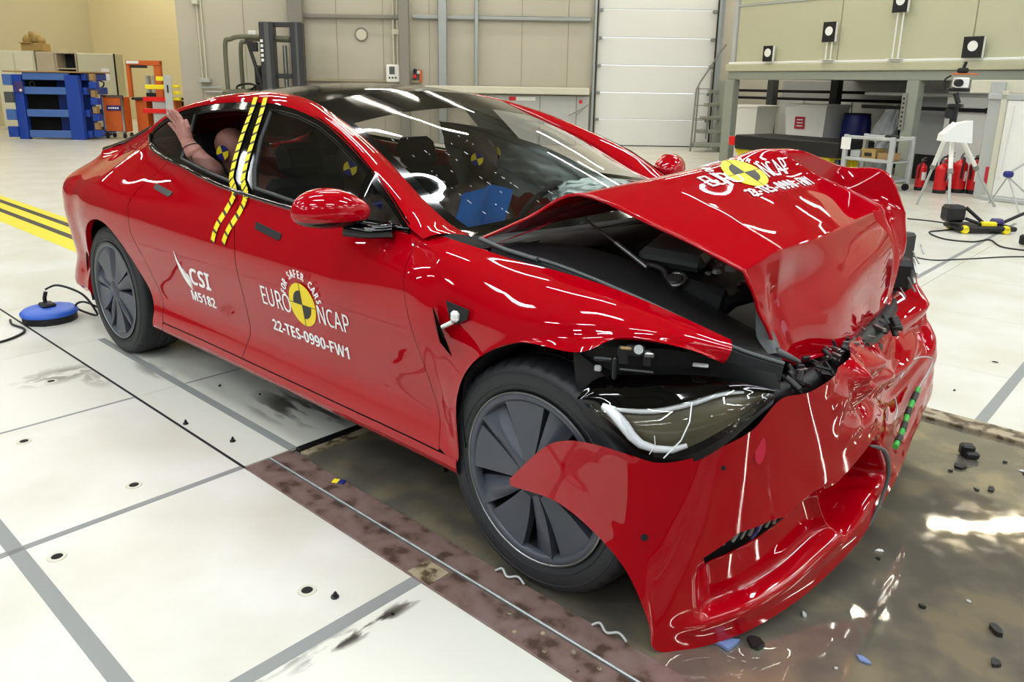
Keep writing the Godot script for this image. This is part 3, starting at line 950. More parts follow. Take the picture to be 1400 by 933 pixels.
	# measuring tapes round the middle pillar
	for tape in [[[-0.41, 1.392], [-0.408, 1.339], [-0.389, 1.296], [-0.371, 1.248], [-0.352, 1.203], [-0.334, 1.160], [-0.308, 1.108], [-0.278, 1.059], [-0.205, 1.012], [-0.232, 0.95], [-0.279, 0.867], [-0.299, 0.797]], [[-0.325, 1.392], [-0.318, 1.341], [-0.292, 1.29], [-0.275, 1.252], [-0.251, 1.201], [-0.235, 1.158], [-0.214, 1.112], [-0.182, 1.059], [-0.108, 1.012], [-0.130, 0.947], [-0.181, 0.865], [-0.21, 0.803]]]:
		var path := []
		for q in tape:
			var z := glass_z(q[0], q[1]) + 0.006
			if q[1] < 1.03: z = body_z(q[0], minf(q[1], lerp_table(BELT, q[0], 1))) + 0.003
			if q[1] > 1.37: z += 0.012
			path.append(Vector3(q[0], q[1], z))
		path = curve(path, 5)
		var strip := Node3D.new()
		strip.name = "measuring_tape"
		c.add_child(strip, true)
		var band := Geo.new()
		var run := 0.0
		var yellow := Geo.new()
		for k in path.size() - 1:
			var p0: Vector3 = path[k]
			var p1: Vector3 = path[k + 1]
			var dir := (p1 - p0).normalized()
			var nn := Vector3(0.0, 0.35, 0.94).slide(dir).normalized()
			var side := dir.cross(nn).normalized()
			var e := side * 0.0165
			band.flat([p0 - e, p1 - e, p1 + e, p0 + e], nn)
			var steps := 6
			for s in steps:
				var s0 := p0.lerp(p1, float(s) / steps)
				var s1 := p0.lerp(p1, float(s + 1) / steps)
				run += s0.distance_to(s1)
				if fmod(run, 0.048) < 0.036:
					yellow.flat([s0 - e * 1.05 + nn * 0.0012, s1 - e * 1.05 + nn * 0.0012, s1 + e * 1.05 + nn * 0.0012, s0 + e * 1.05 + nn * 0.0012], nn)
				elif yellow.v.size():
					part("tape_mark", yellow, M.tape_yellow, strip)
					yellow = Geo.new()
		if yellow.v.size(): part("tape_mark", yellow, M.tape_yellow, strip)
		part("tape_band", band, M.tape_dark, strip)

func on_side(x: float, y: float) -> Transform3D:
	var e := 0.02
	var f := skin()
	var nx: Vector3 = f.call(x + e, y) - f.call(x - e, y)
	var ny: Vector3 = f.call(x, y + e) - f.call(x, y - e)
	var n := nx.cross(ny).normalized()
	var p: Vector3 = f.call(x, y)
	return Transform3D(Basis(nx.normalized(), n.cross(nx.normalized()), n), p + n * 0.0022)

func write(par: Node, text: String, height: float, xf: Transform3D, squeeze := 0.85, slant := 0.0, bold := true, m := "sticker_white") -> void:
	var o := part("lettering", words(text, height, 0.0012, bold), M[m], par)
	o.transform = xf * Transform3D(Basis(Vector3(squeeze, 0, 0), Vector3(slant, 1, 0), Vector3(0, 0, 1)), Vector3.ZERO)

func emblem(par: Node, xf: Transform3D, r: float, wide := 1.0) -> void:
	var s := Transform3D(Basis.from_scale(Vector3(wide, 1, 1)), Vector3.ZERO)
	var g := Geo.new()
	slab(g, arc(Vector2.ZERO, r, 0, 351, 39), 0.001, xf * s)
	part("emblem_disc", g, M.sticker_yellow, par)
	var q := Geo.new()
	var up := xf * s * Transform3D(Basis(), Vector3(0, 0, 0.0012))
	for a in [90.0, 270.0]:
		var w := arc(Vector2.ZERO, r * 0.66, a, a + 90.0, 10)
		w.push_back(Vector2.ZERO)
		slab(q, w, 0.001, up)
	for k in [0.0, 90.0]:
		slab(q, PackedVector2Array([Vector2(-r, -r * 0.012), Vector2(r, -r * 0.012), Vector2(r, r * 0.012), Vector2(-r, r * 0.012)]), 0.001, up * Transform3D(Basis(Vector3(0, 0, 1), deg_to_rad(k)), Vector3.ZERO))
	part("emblem_quarters", q, M.sticker_dark, par)

func door_details(front: Node3D, rear: Node3D) -> void:
	write(front, "EURO", 0.078, on_side(0.172, 0.640), 0.80, 0.0, false)
	write(front, "NCAP", 0.072, on_side(0.551, 0.640), 0.80, 0.0, false)
	emblem(front, on_side(0.362, 0.657), 0.086)
	var mid := on_side(0.362, 0.657)
	var text := "FOR SAFER CARS"
	for k in text.length():
		if text[k] == " ": continue
		var a := deg_to_rad(lerpf(165.0, 17.0, k / 13.0))
		var p := Vector3(cos(a) * 0.121, sin(a) * 0.121, 0)
		write(front, text[k], 0.031, mid * Transform3D(Basis(Vector3(0, 0, 1), a - PI / 2), p), 0.75)
	write(front, "22-TES-0990-FW1", 0.047, on_side(0.368, 0.522), 1.0)
	write(rear, "CSI", 0.080, on_side(-0.466, 0.605), 1.12, 0.12)
	write(rear, "M5182", 0.047, on_side(-0.472, 0.509), 1.1)
	var leaf := Geo.new()
	var base := on_side(-0.61, 0.62)
	var f := Transform3D(base.basis, base.origin)
	slab(leaf, PackedVector2Array([Vector2(-0.046, 0.088), Vector2(-0.045, 0.045), Vector2(-0.034, 0.004), Vector2(-0.014, -0.030), Vector2(0.012, -0.060), Vector2(0.050, -0.088), Vector2(0.038, -0.046), Vector2(0.016, -0.016), Vector2(-0.010, 0.014), Vector2(-0.032, 0.050)]), 0.001, f)
	slab(leaf, PackedVector2Array([Vector2(0.000, 0.012), Vector2(0.020, -0.006), Vector2(0.040, -0.012), Vector2(0.052, -0.040), Vector2(0.058, -0.088), Vector2(0.042, -0.046), Vector2(0.020, -0.012)]), 0.001, f)
	part("leaf_logo", leaf, M.sticker_white, rear)
	for q in [[front, 0.108, 0.899, 0.20], [rear, -0.88, 0.955, 0.225]]:
		var xf := on_side(q[1], q[2])
		xf.basis = xf.basis.rotated(xf.basis.z, deg_to_rad(-7.0))
		var g := Geo.new()
		slab(g, PackedVector2Array([Vector2(-q[3] / 2, 0.012), Vector2(-q[3] / 2 + 0.01, -0.016), Vector2(q[3] / 2 - 0.012, -0.016), Vector2(q[3] / 2, -0.006), Vector2(q[3] / 2 - 0.004, 0.014)]), 0.003, xf * Transform3D(Basis(), Vector3(0, 0, 0.001)))
		part("door_handle", g, M.cover_dark, q[0])

func fender_grid() -> Grid:
	var rows := [[Vector3(0.831, 0.996, 0.83), Vector3(0.908, 0.96, 0.905), Vector3(0.952, 0.818, 0.945), Vector3(1.066, 0.495, 0.93), Vector3(1.107, 0.326, 0.935)],
		[Vector3(0.971, 0.985, 0.804), Vector3(1.042, 0.933, 0.886), Vector3(1.083, 0.797, 0.935), Vector3(1.137, 0.556, 0.939), Vector3(1.197, 0.315, 0.945)],
		[Vector3(1.109, 0.967, 0.785), Vector3(1.179, 0.919, 0.874), Vector3(1.208, 0.806, 0.932), Vector3(1.213, 0.639, 0.947), Vector3(1.201, 0.521, 0.955)],
		[Vector3(1.258, 0.951, 0.775), Vector3(1.327, 0.913, 0.866), Vector3(1.346, 0.828, 0.929), Vector3(1.323, 0.72, 0.95), Vector3(1.273, 0.664, 0.957)],
		[Vector3(1.424, 0.943, 0.77), Vector3(1.49, 0.913, 0.857), Vector3(1.506, 0.852, 0.921), Vector3(1.478, 0.784, 0.946), Vector3(1.441, 0.77, 0.957)],
		[Vector3(1.59, 0.93, 0.764), Vector3(1.645, 0.91, 0.842), Vector3(1.661, 0.868, 0.902), Vector3(1.644, 0.822, 0.93), Vector3(1.656, 0.793, 0.952)],
		[Vector3(1.735, 0.906, 0.752), Vector3(1.775, 0.894, 0.815), Vector3(1.79, 0.871, 0.865), Vector3(1.78, 0.844, 0.892), Vector3(1.767, 0.851, 0.915)],
		[Vector3(1.857, 0.875, 0.733), Vector3(1.882, 0.868, 0.776), Vector3(1.894, 0.854, 0.81), Vector3(1.891, 0.835, 0.829), Vector3(1.908, 0.842, 0.85)],
		[Vector3(1.963, 0.843, 0.71), Vector3(1.976, 0.837, 0.73), Vector3(1.983, 0.827, 0.745), Vector3(1.976, 0.803, 0.75), Vector3(1.967, 0.791, 0.75)]]
	for k in range(1, 5): rows[0][k].z = body_z(rows[0][k].x, rows[0][k].y)
	return Grid.new(rows)

func fender(c: Node3D) -> void:
	var gr := fender_grid()
	var meet := func(u: float, v: float) -> Vector3:   # flush with the door along the shut line
		var p := gr.at(u, v)
		return Vector3(0, 0, (body_z(p.x, minf(p.y, 0.955)) - p.z) * (1.0 - smoothstep(0.0, 1.1, u)) * smoothstep(0.3, 1.0, v))
	from_grid("fender", gr, 0.12, 0.12, M.red_paint, c, 1.0, [], [], [], PackedVector2Array(), meet)
	# torn liner edge along the arch
	var lin := Geo.new()
	var a := [Vector3(1.215, 0.36, 0.93), Vector3(1.205, 0.50, 0.935), Vector3(1.225, 0.60, 0.94), Vector3(1.275, 0.665, 0.94), Vector3(1.35, 0.73, 0.94), Vector3(1.44, 0.765, 0.94), Vector3(1.53, 0.772, 0.93), Vector3(1.60, 0.745, 0.91)]
	var inn := []
	for p in a:
		var o := Vector3(AX_F.x - p.x, 0.36 - p.y, 0).normalized()
		inn.append(p + o * 0.022 - Vector3(0, 0, 0.10))
	from_grid("arch_liner_edge", Grid.new([a, inn]), 0.5, 0.3, M.black_plastic, c)
	# side trim hanging from its mount, with a white connector behind it
	var g := Geo.new()
	var fr := [Vector3(1.098, 0.800, 0.957), Vector3(1.155, 0.752, 0.985), Vector3(1.238, 0.688, 1.008), Vector3(1.150, 0.705, 0.975), Vector3(1.112, 0.742, 0.960)]
	g.flat(fr, Vector3(0.3, 0.2, 1))
	var bk := []
	for p in fr: bk.append(p - Vector3(0.012, 0.0, 0.012))
	g.flat(bk, Vector3(-0.3, -0.2, -1))
	for k in 5: g.flat([fr[k], fr[(k + 1) % 5], bk[(k + 1) % 5], bk[k]], fr[k] - Vector3(1.15, 0.74, 0.98))
	var fl := part("fender_trim", g, M.gloss_black, c)
	var cg := Geo.new()
	box(cg, Vector3(1.192, 0.790, 0.950), Vector3(0.030, 0.034, 0.025), 0.008)
	tube(cg, [Vector3(1.185, 0.772, 0.955), Vector3(1.150, 0.750, 0.965)], 0.007, 8)
	part("connector", cg, M.white, fl)
	var hole := Geo.new()
	slab(hole, PackedVector2Array([Vector2(-0.05, 0.03), Vector2(0.05, 0.02), Vector2(0.045, -0.01), Vector2(0.0, -0.035), Vector2(-0.03, -0.02)]), 0.002, look(Vector3(1.195, 0.80, 0.947), Vector3(0.02, 0.1, 1)))
	part("trim_socket", hole, M.shell_black, fl)

func bonnet_rows() -> Array:
	return [
		[Vector3(1.09, 0.985, 0.73), Vector3(1.18, 1.02, 0.42), Vector3(1.22, 1.03, 0.12), Vector3(1.22, 1.03, -0.15), Vector3(1.17, 1.02, -0.45), Vector3(1.09, 0.985, -0.72)],
		[Vector3(1.24, 1.065, 0.68), Vector3(1.3, 1.105, 0.41), Vector3(1.33, 1.115, 0.12), Vector3(1.34, 1.12, -0.13), Vector3(1.31, 1.11, -0.45), Vector3(1.24, 1.06, -0.72)],
		[Vector3(1.39, 1.148, 0.625), Vector3(1.47, 1.178, 0.4), Vector3(1.56, 1.218, 0.12), Vector3(1.62, 1.263, -0.1), Vector3(1.645, 1.261, -0.22), Vector3(1.48, 1.14, -0.72)],
		[Vector3(1.64, 1.088, 0.612), Vector3(1.71, 1.132, 0.43), Vector3(1.748, 1.158, 0.13), Vector3(1.741, 1.154, -0.36), Vector3(1.78, 1.197, -0.43), Vector3(1.62, 1.1, -0.74)],
		[Vector3(1.8, 1.043, 0.605), Vector3(1.855, 1.09, 0.47), Vector3(1.872, 1.108, 0.14), Vector3(1.83, 1.103, -0.44), Vector3(1.908, 1.18, -0.52), Vector3(1.78, 1.06, -0.74)],
		[Vector3(1.93, 1, 0.605), Vector3(1.975, 1.05, 0.5), Vector3(1.98, 1.052, 0.13), Vector3(1.92, 1.054, -0.49), Vector3(1.981, 1.038, -0.56), Vector3(1.88, 0.97, -0.72)],
		[Vector3(1.965, 0.87, 0.56), Vector3(2, 0.9, 0.47), Vector3(2.015, 0.88, 0.12), Vector3(1.959, 0.885, -0.47), Vector3(1.993, 0.891, -0.56), Vector3(1.9, 0.86, -0.7)],
		[Vector3(2.006, 0.752, 0.5), Vector3(2.022, 0.72, 0.42), Vector3(2.04, 0.7, 0.1), Vector3(1.996, 0.659, -0.36), Vector3(1.98, 0.772, -0.54), Vector3(1.9, 0.79, -0.68)]]

func bonnet(c: Node3D) -> void:
	var gr := Grid.new(bonnet_rows(), [5], [1, 3, 4])
	var n1 := noise(3.2, 4, 2)
	var dent := func(u: float, v: float) -> Vector3:
		var w := smoothstep(5.0, 5.8, u) * 0.034 + smoothstep(1.0, 3.0, u) * 0.004
		var s := n1.get_noise_2d(u * 0.09 + 3.0 + v * 0.05, v * 0.10) + 0.5 * absf(n1.get_noise_2d(u * 0.10 - v * 0.06, v * 0.16 + 7.0))
		return Vector3(1.0 if u > 5.0 else 0.2, 0.2 if u > 5.0 else 1.0, 0.0) * s * w
	var o := from_grid("bonnet", gr, 0.09, 0.09, M.red_paint, c, 1.0, [5], [1, 3, 4], [], PackedVector2Array(), dent)
	# folded edge strip along the hood's near side and its leading edge
	var e := Geo.new()
	var side := []
	for k in 36: side.append(gr.at(k * 0.2, 0.0) + dent.call(k * 0.2, 0.0))
	tube(e, side, 0.006, 6)
	var lead := []
	for k in 21: lead.append(gr.at(7.0, 1.0 + k * 0.15) + dent.call(7.0, 1.0 + k * 0.15))
	tube(e, lead, 0.008, 6)
	part("bonnet_edge", e, M.red_paint, o)
	# lettering that follows the buckled sheet
	var at_ := func(u: float, v: float) -> Transform3D:
		var p: Vector3 = gr.at(u, v) + dent.call(u, v)
		var x: Vector3 = (gr.at(u, v + 0.05) - gr.at(u, v - 0.05)).normalized()
		var y: Vector3 = (gr.at(u - 0.05, v) - gr.at(u + 0.05, v)).normalized()
		var nn := x.cross(y).normalized()
		return Transform3D(Basis(x, nn.cross(x), nn), p + nn * 0.004)
	var put := func(text: String, u0: float, v0: float, u1: float, v1: float, h: float, bold: bool) -> void:
		for k in text.length():
			var s := float(k) / maxf(text.length() - 1, 1)
			write(o, text[k], h, at_.call(lerpf(u0, u1, s), lerpf(v0, v1, s)), 0.8, 0.0, bold)
	put.call("EURO", 2.51, 1.47, 2.55, 1.84, 0.072, false)
	put.call("NCAP", 2.56, 2.35, 2.56, 2.68, 0.066, false)
	var disc: Transform3D = at_.call(2.51, 2.04)
	emblem(o, disc, 0.080)
	var motto := "FOR SAFER CARS"
	for k in motto.length():
		if motto[k] == " ": continue
		var a := deg_to_rad(lerpf(165.0, 15.0, k / 13.0))
		write(o, motto[k], 0.028, at_.call(2.51 - sin(a) * 0.60, 2.04 + cos(a) * 0.36) * Transform3D(Basis(Vector3(0, 0, 1), a - PI / 2), Vector3.ZERO), 0.75)
	put.call("22-TES-0990-FW1", 3.04, 1.73, 3.03, 2.70, 0.046, true)
	# red underside strut torn loose at the hinge
	var h := Geo.new()
	for q in [[Vector3(1.10, 0.96, 0.70), Vector3(1.23, 1.02, 0.62), Vector3(1.27, 1.05, 0.58), Vector3(1.14, 0.985, 0.60)], [Vector3(1.07, 0.95, 0.74), Vector3(1.11, 0.95, 0.73), Vector3(1.16, 0.915, 0.74), Vector3(1.13, 0.91, 0.76)], [Vector3(1.12, 0.965, 0.72), Vector3(1.15, 0.97, 0.70), Vector3(1.22, 0.925, 0.715), Vector3(1.20, 0.92, 0.735)]]:
		h.flat(q, Vector3(0.3, 0.4, 1))
	part("hinge_plate", h, M.label_red, o)

func engine_bay(c: Node3D) -> void:
	var out := [Vector3(1.129, 0.966, 0.73), Vector3(1.395, 0.949, 0.73), Vector3(1.627, 0.91, 0.72), Vector3(1.806, 0.865, 0.70), Vector3(1.941, 0.808, 0.66), Vector3(2.062, 0.775, 0.60)]
	var inn := [Vector3(1.212, 0.975, 0.62), Vector3(1.343, 0.965, 0.52), Vector3(1.528, 0.925, 0.46), Vector3(1.723, 0.843, 0.43), Vector3(1.90, 0.80, 0.45), Vector3(1.985, 0.78, 0.48)]
	var low := []
	for p in out: low.append(p + Vector3(0.0, -0.045, 0.012))
	from_grid("apron_trim", Grid.new([low, out, inn], [1]), 0.25, 0.25, M.black_plastic, c, 1.0, [1])
	var g := Geo.new()
	tube(g, curve(out, 4), 0.006, 6)
	tube(g, [Vector3(1.09, 0.985, 0.745), Vector3(1.2, 0.965, 0.74), Vector3(1.33, 0.955, 0.74)], 0.008, 6)
	part("apron_bead", g, M.grey_plastic, c)
	var corner := [[Vector3(1.924, 0.88, 0.50), Vector3(1.934, 0.831, 0.51), Vector3(1.957, 0.804, 0.54), Vector3(2.008, 0.784, 0.58)], [Vector3(1.935, 0.882, 0.495), Vector3(1.965, 0.838, 0.51), Vector3(1.995, 0.808, 0.535), Vector3(2.025, 0.788, 0.57)], [Vector3(1.916, 0.881, 0.47), Vector3(1.96, 0.839, 0.48), Vector3(1.993, 0.805, 0.50), Vector3(2.026, 0.787, 0.54)]]
	from_grid("apron_corner", Grid.new(corner), 0.25, 0.25, M.grey_plastic, c)
	var tab := Geo.new()
	tube(tab, [Vector3(2.02, 0.79, 0.56), Vector3(2.045, 0.772, 0.53), Vector3(2.062, 0.755, 0.50)], [0.012, 0.010, 0.006], 6)
	part("apron_tab", tab, M.grey_plastic, c)
	part("bay_floor", bx(Vector3(1.56, 0.66, -0.05), Vector3(0.80, 0.03, 1.5)), M.shell_black, c)
	part("bulkhead", bx(Vector3(1.17, 0.80, 0), Vector3(0.03, 0.34, 1.4)), M.shell_black, c)
	part("bay_side", bx(Vector3(1.48, 0.78, 0.69), Vector3(0.66, 0.16, 0.02)), M.shell_black, c)
	part("bay_front", bx(Vector3(1.93, 0.58, -0.15), Vector3(0.06, 0.24, 1.25)), M.shell_black, c)
	var cowl := [[Vector3(1.04, 0.975, 0.72), Vector3(1.22, 0.985, 0.4), Vector3(1.30, 0.985, 0.0), Vector3(1.22, 0.985, -0.4), Vector3(1.04, 0.975, -0.72)], [Vector3(1.16, 0.95, 0.68), Vector3(1.34, 0.955, 0.4), Vector3(1.42, 0.955, 0.0), Vector3(1.34, 0.955, -0.4), Vector3(1.16, 0.95, -0.68)]]
	from_grid("cowl", Grid.new(cowl), 0.5, 0.3, M.black_plastic, c)
	var lid := Geo.new()
	box(lid, Vector3(1.52, 0.940, 0.22), Vector3(0.21, 0.055, 0.38), 0.02, Basis(Vector3.UP, 0.35) * Basis(Vector3(0, 0, 1), -0.08))
	part("storage_lid", lid, M.grey_plastic, c)
	var bat := Geo.new()
	box(bat, Vector3(1.66, 0.845, 0.26), Vector3(0.20, 0.10, 0.34), 0.02, Basis(Vector3.UP, 0.2) * Basis(Vector3(0, 0, 1), -0.15))
	var b := part("cooling_unit", bat, M.black_plastic, c)
	var fins := Geo.new()
	for k in 7: box(fins, Vector3(1.735 + 0.004 * k, 0.868, 0.40 - 0.030 * k), Vector3(0.035, 0.012, 0.012), 0.003, Basis(Vector3.UP, 0.5))
	part("fin", fins, M.chrome, b).set_meta("kind", "stuff")
	var cap := Geo.new()
	tube(cap, ring3(Vector3(1.625, 0.893, 0.435), 0.036, 20, Basis(Vector3.RIGHT, -1.2)), 0.007, 6, false)
	lathe(cap, [Vector2(0, 0.02), Vector2(0.022, 0.02), Vector2(0.026, 0)], 16, look(Vector3(1.625, 0.883, 0.435), Vector3(0.2, 1, 0.3)))
	part("filler_cap", cap, M.steel, b)
	var cl := Geo.new()
	for k in 9: box(cl, Vector3(1.56 + rng.randf() * 0.2, 0.90 + rng.randf() * 0.02, 0.10 + rng.randf() * 0.3), Vector3(0.02, 0.012, 0.022) * rng.randf_range(0.7, 1.7), 0.003, Basis(Vector3.UP, rng.randf() * 3.0))
	part("clip", cl, M.light_grey, b).set_meta("kind", "stuff")
	var pipe := Geo.new()
	tube(pipe, curve([Vector3(1.42, 0.90, 0.50), Vector3(1.50, 0.92, 0.44), Vector3(1.58, 0.91, 0.42), Vector3(1.62, 0.86, 0.46)]), 0.018, 8)
	tube(pipe, curve([Vector3(1.78, 0.84, 0.40), Vector3(1.84, 0.86, 0.30), Vector3(1.86, 0.84, 0.15), Vector3(1.84, 0.80, 0.0)]), 0.02, 8)
	part("coolant_hose", pipe, M.black_plastic, c)
	var st := Geo.new()
	tube(st, [Vector3(1.286, 1.039, 0.45), Vector3(1.43, 0.985, 0.475)], 0.004, 6)
	tube(st, [Vector3(1.43, 0.985, 0.475), Vector3(1.567, 0.932, 0.50)], 0.008, 6)
	part("gas_strut", st, M.steel, c)
	# crushed beam and clutter between bonnet and bumper
	var beam := Geo.new()
	tube(beam, curve([Vector3(2.00, 0.66, 0.60), Vector3(2.055, 0.665, 0.45), Vector3(2.06, 0.685, 0.1), Vector3(2.04, 0.69, -0.2), Vector3(1.96, 0.68, -0.6)]), 0.035, 8)
	box(beam, Vector3(2.04, 0.62, 0.2), Vector3(0.06, 0.08, 0.7), 0.01, Basis(Vector3.UP, -0.05))
	part("crash_beam", beam, M.black_plastic, c)
	var junk := Geo.new()
	for k in 44:
		box(junk, Vector3(2.03 + rng.randf() * 0.07, 0.685 + rng.randf() * 0.045, 0.60 - rng.randf() * 0.85), Vector3(rng.randf_range(0.01, 0.04), rng.randf_range(0.008, 0.02), rng.randf_range(0.01, 0.06)), 0.003, Basis(Vector3.UP, rng.randf() * 3) * Basis(Vector3.RIGHT, rng.randf()))
	part("broken_plastic", junk, M.black_plastic, c).set_meta("kind", "stuff")
	var shiny := Geo.new()
	for k in 14:
		box(shiny, Vector3(2.055 + rng.randf() * 0.04, 0.715 + rng.randf() * 0.025, 0.55 - rng.randf() * 0.8), Vector3(0.008, 0.006, 0.03) * rng.randf_range(0.6, 1.8), 0.001, Basis(Vector3.UP, rng.randf() * 3))
	part("broken_bracket", shiny, M.steel, c).set_meta("kind", "stuff")

func bumper(c: Node3D) -> void:
	var rows := [[Vector3(1.469, 0.376, 1), Vector3(1.469, 0.372, 1), Vector3(1.47, 0.368, 1), Vector3(1.47, 0.364, 1), Vector3(1.47, 0.361, 1), Vector3(1.47, 0.358, 1), Vector3(1.47, 0.355, 1)],
		[Vector3(1.583, 0.507, 1), Vector3(1.595, 0.48, 1), Vector3(1.606, 0.453, 1), Vector3(1.614, 0.433, 1), Vector3(1.623, 0.413, 1), Vector3(1.631, 0.392, 1), Vector3(1.64, 0.372, 1)],
		[Vector3(1.654, 0.555, 0.995), Vector3(1.676, 0.508, 0.993), Vector3(1.699, 0.461, 0.991), Vector3(1.716, 0.426, 0.99), Vector3(1.733, 0.391, 0.988), Vector3(1.75, 0.355, 0.986), Vector3(1.767, 0.32, 0.985)],
		[Vector3(1.742, 0.573, 0.985), Vector3(1.764, 0.506, 0.98), Vector3(1.787, 0.438, 0.975), Vector3(1.804, 0.387, 0.971), Vector3(1.821, 0.336, 0.968), Vector3(1.838, 0.285, 0.964), Vector3(1.855, 0.233, 0.96)],
		[Vector3(1.841, 0.57, 0.965), Vector3(1.854, 0.479, 0.958), Vector3(1.867, 0.386, 0.951), Vector3(1.877, 0.316, 0.946), Vector3(1.887, 0.244, 0.941), Vector3(1.898, 0.171, 0.935), Vector3(1.909, 0.097, 0.93)],
		[Vector3(1.906, 0.558, 0.93), Vector3(1.909, 0.452, 0.924), Vector3(1.912, 0.343, 0.918), Vector3(1.914, 0.259, 0.914), Vector3(1.917, 0.173, 0.909), Vector3(1.919, 0.085, 0.905), Vector3(1.922, -0.005, 0.9)],
		[Vector3(1.968, 0.574, 0.88), Vector3(1.973, 0.465, 0.864), Vector3(1.977, 0.351, 0.848), Vector3(1.981, 0.263, 0.836), Vector3(1.985, 0.173, 0.824), Vector3(1.99, 0.081, 0.812), Vector3(1.994, -0.014, 0.8)],
		[Vector3(2.023, 0.606, 0.82), Vector3(2.031, 0.496, 0.792), Vector3(2.04, 0.381, 0.764), Vector3(2.047, 0.292, 0.743), Vector3(2.055, 0.201, 0.722), Vector3(2.063, 0.107, 0.701), Vector3(2.072, 0.011, 0.68)],
		[Vector3(2.068, 0.646, 0.76), Vector3(2.076, 0.534, 0.712), Vector3(2.085, 0.417, 0.664), Vector3(2.094, 0.326, 0.628), Vector3(2.103, 0.231, 0.592), Vector3(2.114, 0.134, 0.556), Vector3(2.125, 0.034, 0.52)],
		[Vector3(2.101, 0.715, 0.69), Vector3(2.108, 0.599, 0.624), Vector3(2.118, 0.476, 0.558), Vector3(2.128, 0.38, 0.509), Vector3(2.138, 0.28, 0.459), Vector3(2.15, 0.177, 0.41), Vector3(2.163, 0.07, 0.36)],
		[Vector3(2.134, 0.714, 0.58), Vector3(2.141, 0.608, 0.504), Vector3(2.151, 0.497, 0.428), Vector3(2.16, 0.409, 0.371), Vector3(2.17, 0.319, 0.314), Vector3(2.182, 0.225, 0.257), Vector3(2.195, 0.129, 0.2)],
		[Vector3(2.158, 0.743, 0.4), Vector3(2.163, 0.643, 0.33), Vector3(2.17, 0.539, 0.26), Vector3(2.177, 0.457, 0.208), Vector3(2.184, 0.372, 0.155), Vector3(2.193, 0.284, 0.103), Vector3(2.203, 0.194, 0.05)],
		[Vector3(2.143, 0.755, 0.25), Vector3(2.15, 0.658, 0.18), Vector3(2.159, 0.556, 0.11), Vector3(2.167, 0.477, 0.058), Vector3(2.176, 0.395, 0.005), Vector3(2.186, 0.31, -0.047), Vector3(2.197, 0.223, -0.1)],
		[Vector3(2.065, 0.71, -0.15), Vector3(2.085, 0.619, -0.18), Vector3(2.105, 0.526, -0.21), Vector3(2.121, 0.455, -0.232), Vector3(2.137, 0.383, -0.255), Vector3(2.153, 0.309, -0.277), Vector3(2.17, 0.235, -0.3)],
		[Vector3(2.003, 0.728, -0.62), Vector3(2.057, 0.641, -0.606), Vector3(2.1, 0.554, -0.592), Vector3(2.121, 0.486, -0.582), Vector3(2.133, 0.416, -0.571), Vector3(2.138, 0.344, -0.561), Vector3(2.138, 0.269, -0.55)],
		[Vector3(1.983, 0.765, -0.8), Vector3(2.03, 0.676, -0.796), Vector3(2.066, 0.586, -0.792), Vector3(2.083, 0.515, -0.789), Vector3(2.09, 0.442, -0.786), Vector3(2.088, 0.366, -0.783), Vector3(2.082, 0.288, -0.78)]]
	rows.append([Vector3(1.80, 0.80, -0.90), Vector3(1.82, 0.70, -0.92), Vector3(1.83, 0.60, -0.93), Vector3(1.83, 0.52, -0.93), Vector3(1.83, 0.44, -0.92), Vector3(1.82, 0.36, -0.91), Vector3(1.82, 0.29, -0.90)])
	var gr := Grid.new(rows)
	var n1 := noise(1.0, 11, 2)
	var n2 := noise(0.9, 23, 1, FastNoiseLite.TYPE_CELLULAR)
	n2.fractal_type = FastNoiseLite.FRACTAL_NONE
	n2.cellular_return_type = FastNoiseLite.RETURN_DISTANCE
	n2.cellular_jitter = 0.9
	var shape := func(u: float, v: float) -> Vector3:
		# scooped intake panel with a lip below, and a deep corner opening further along
		var t := v / 6.0 if v > 0.0 else 0.0
		var d := -0.055 * smoothstep(5.9, 6.5, u) * (1.0 - smoothstep(9.2, 9.9, u)) * smoothstep(3.0, 3.6, v) * (1.0 - smoothstep(4.75, 5.1, v))
		d -= 0.16 * smoothstep(9.5, 9.95, u) * (1.0 - smoothstep(11.3, 11.7, u)) * smoothstep(3.3, 3.9, v) * (1.0 - smoothstep(5.0, 5.5, v))
		d += 0.012 * smoothstep(5.2, 6.2, u) * (1.0 - smoothstep(9.8, 11.0, u)) * exp(-pow((v - 5.2) * 3.0, 2.0))
		# crumples where the nose met the barrier
		var w := smoothstep(10.2, 11.4, u) * (1.0 - smoothstep(1.4, 3.0, v)) * (1.0 - 0.5 * smoothstep(14.0, 15.0, u))
		var s := -0.13 * n2.get_noise_2d(u * 0.75 + v * 0.4, v * 0.75 - u * 0.3) - 0.085
		var w2 := smoothstep(12.2, 13.4, u) * smoothstep(1.2, 2.4, v)
		d += s * w + 0.010 * n1.get_noise_2d(u * 0.5 + 9.0, v * 0.5) * w2
		var dir := Vector3(0.75, 0.05, 0.65).lerp(Vector3(1, 0.15, 0.05), smoothstep(7.0, 11.0, u)).normalized()
		return dir * d
	var slit := outline2([Vector2(6.2, 2.92), Vector2(7.1, 2.50), Vector2(8.0, 2.75), Vector2(8.85, 3.42), Vector2(8.6, 3.66), Vector2(7.65, 3.50), Vector2(6.9, 3.38), Vector2(6.26, 3.24)])
	var corner := outline2([Vector2(11.05, 3.6), Vector2(11.6, 3.4), Vector2(12.1, 4.0), Vector2(11.8, 5.2), Vector2(11.35, 5.4)])
	var o := from_grid("bumper_cover", gr, 0.125, 0.125, M.red_paint, c, 1.0, [], [], [slit], PackedVector2Array(), shape)
	# dark pocket and odds and ends behind the slit
	var back := Geo.new()
	surf(back, func(u: float, v: float) -> Vector3: return gr.at(u, v) - Vector3(0.07, 0.0, 0.05), rect(5.9, 1.8, 9.3, 3.9), 0.3, 0.3)
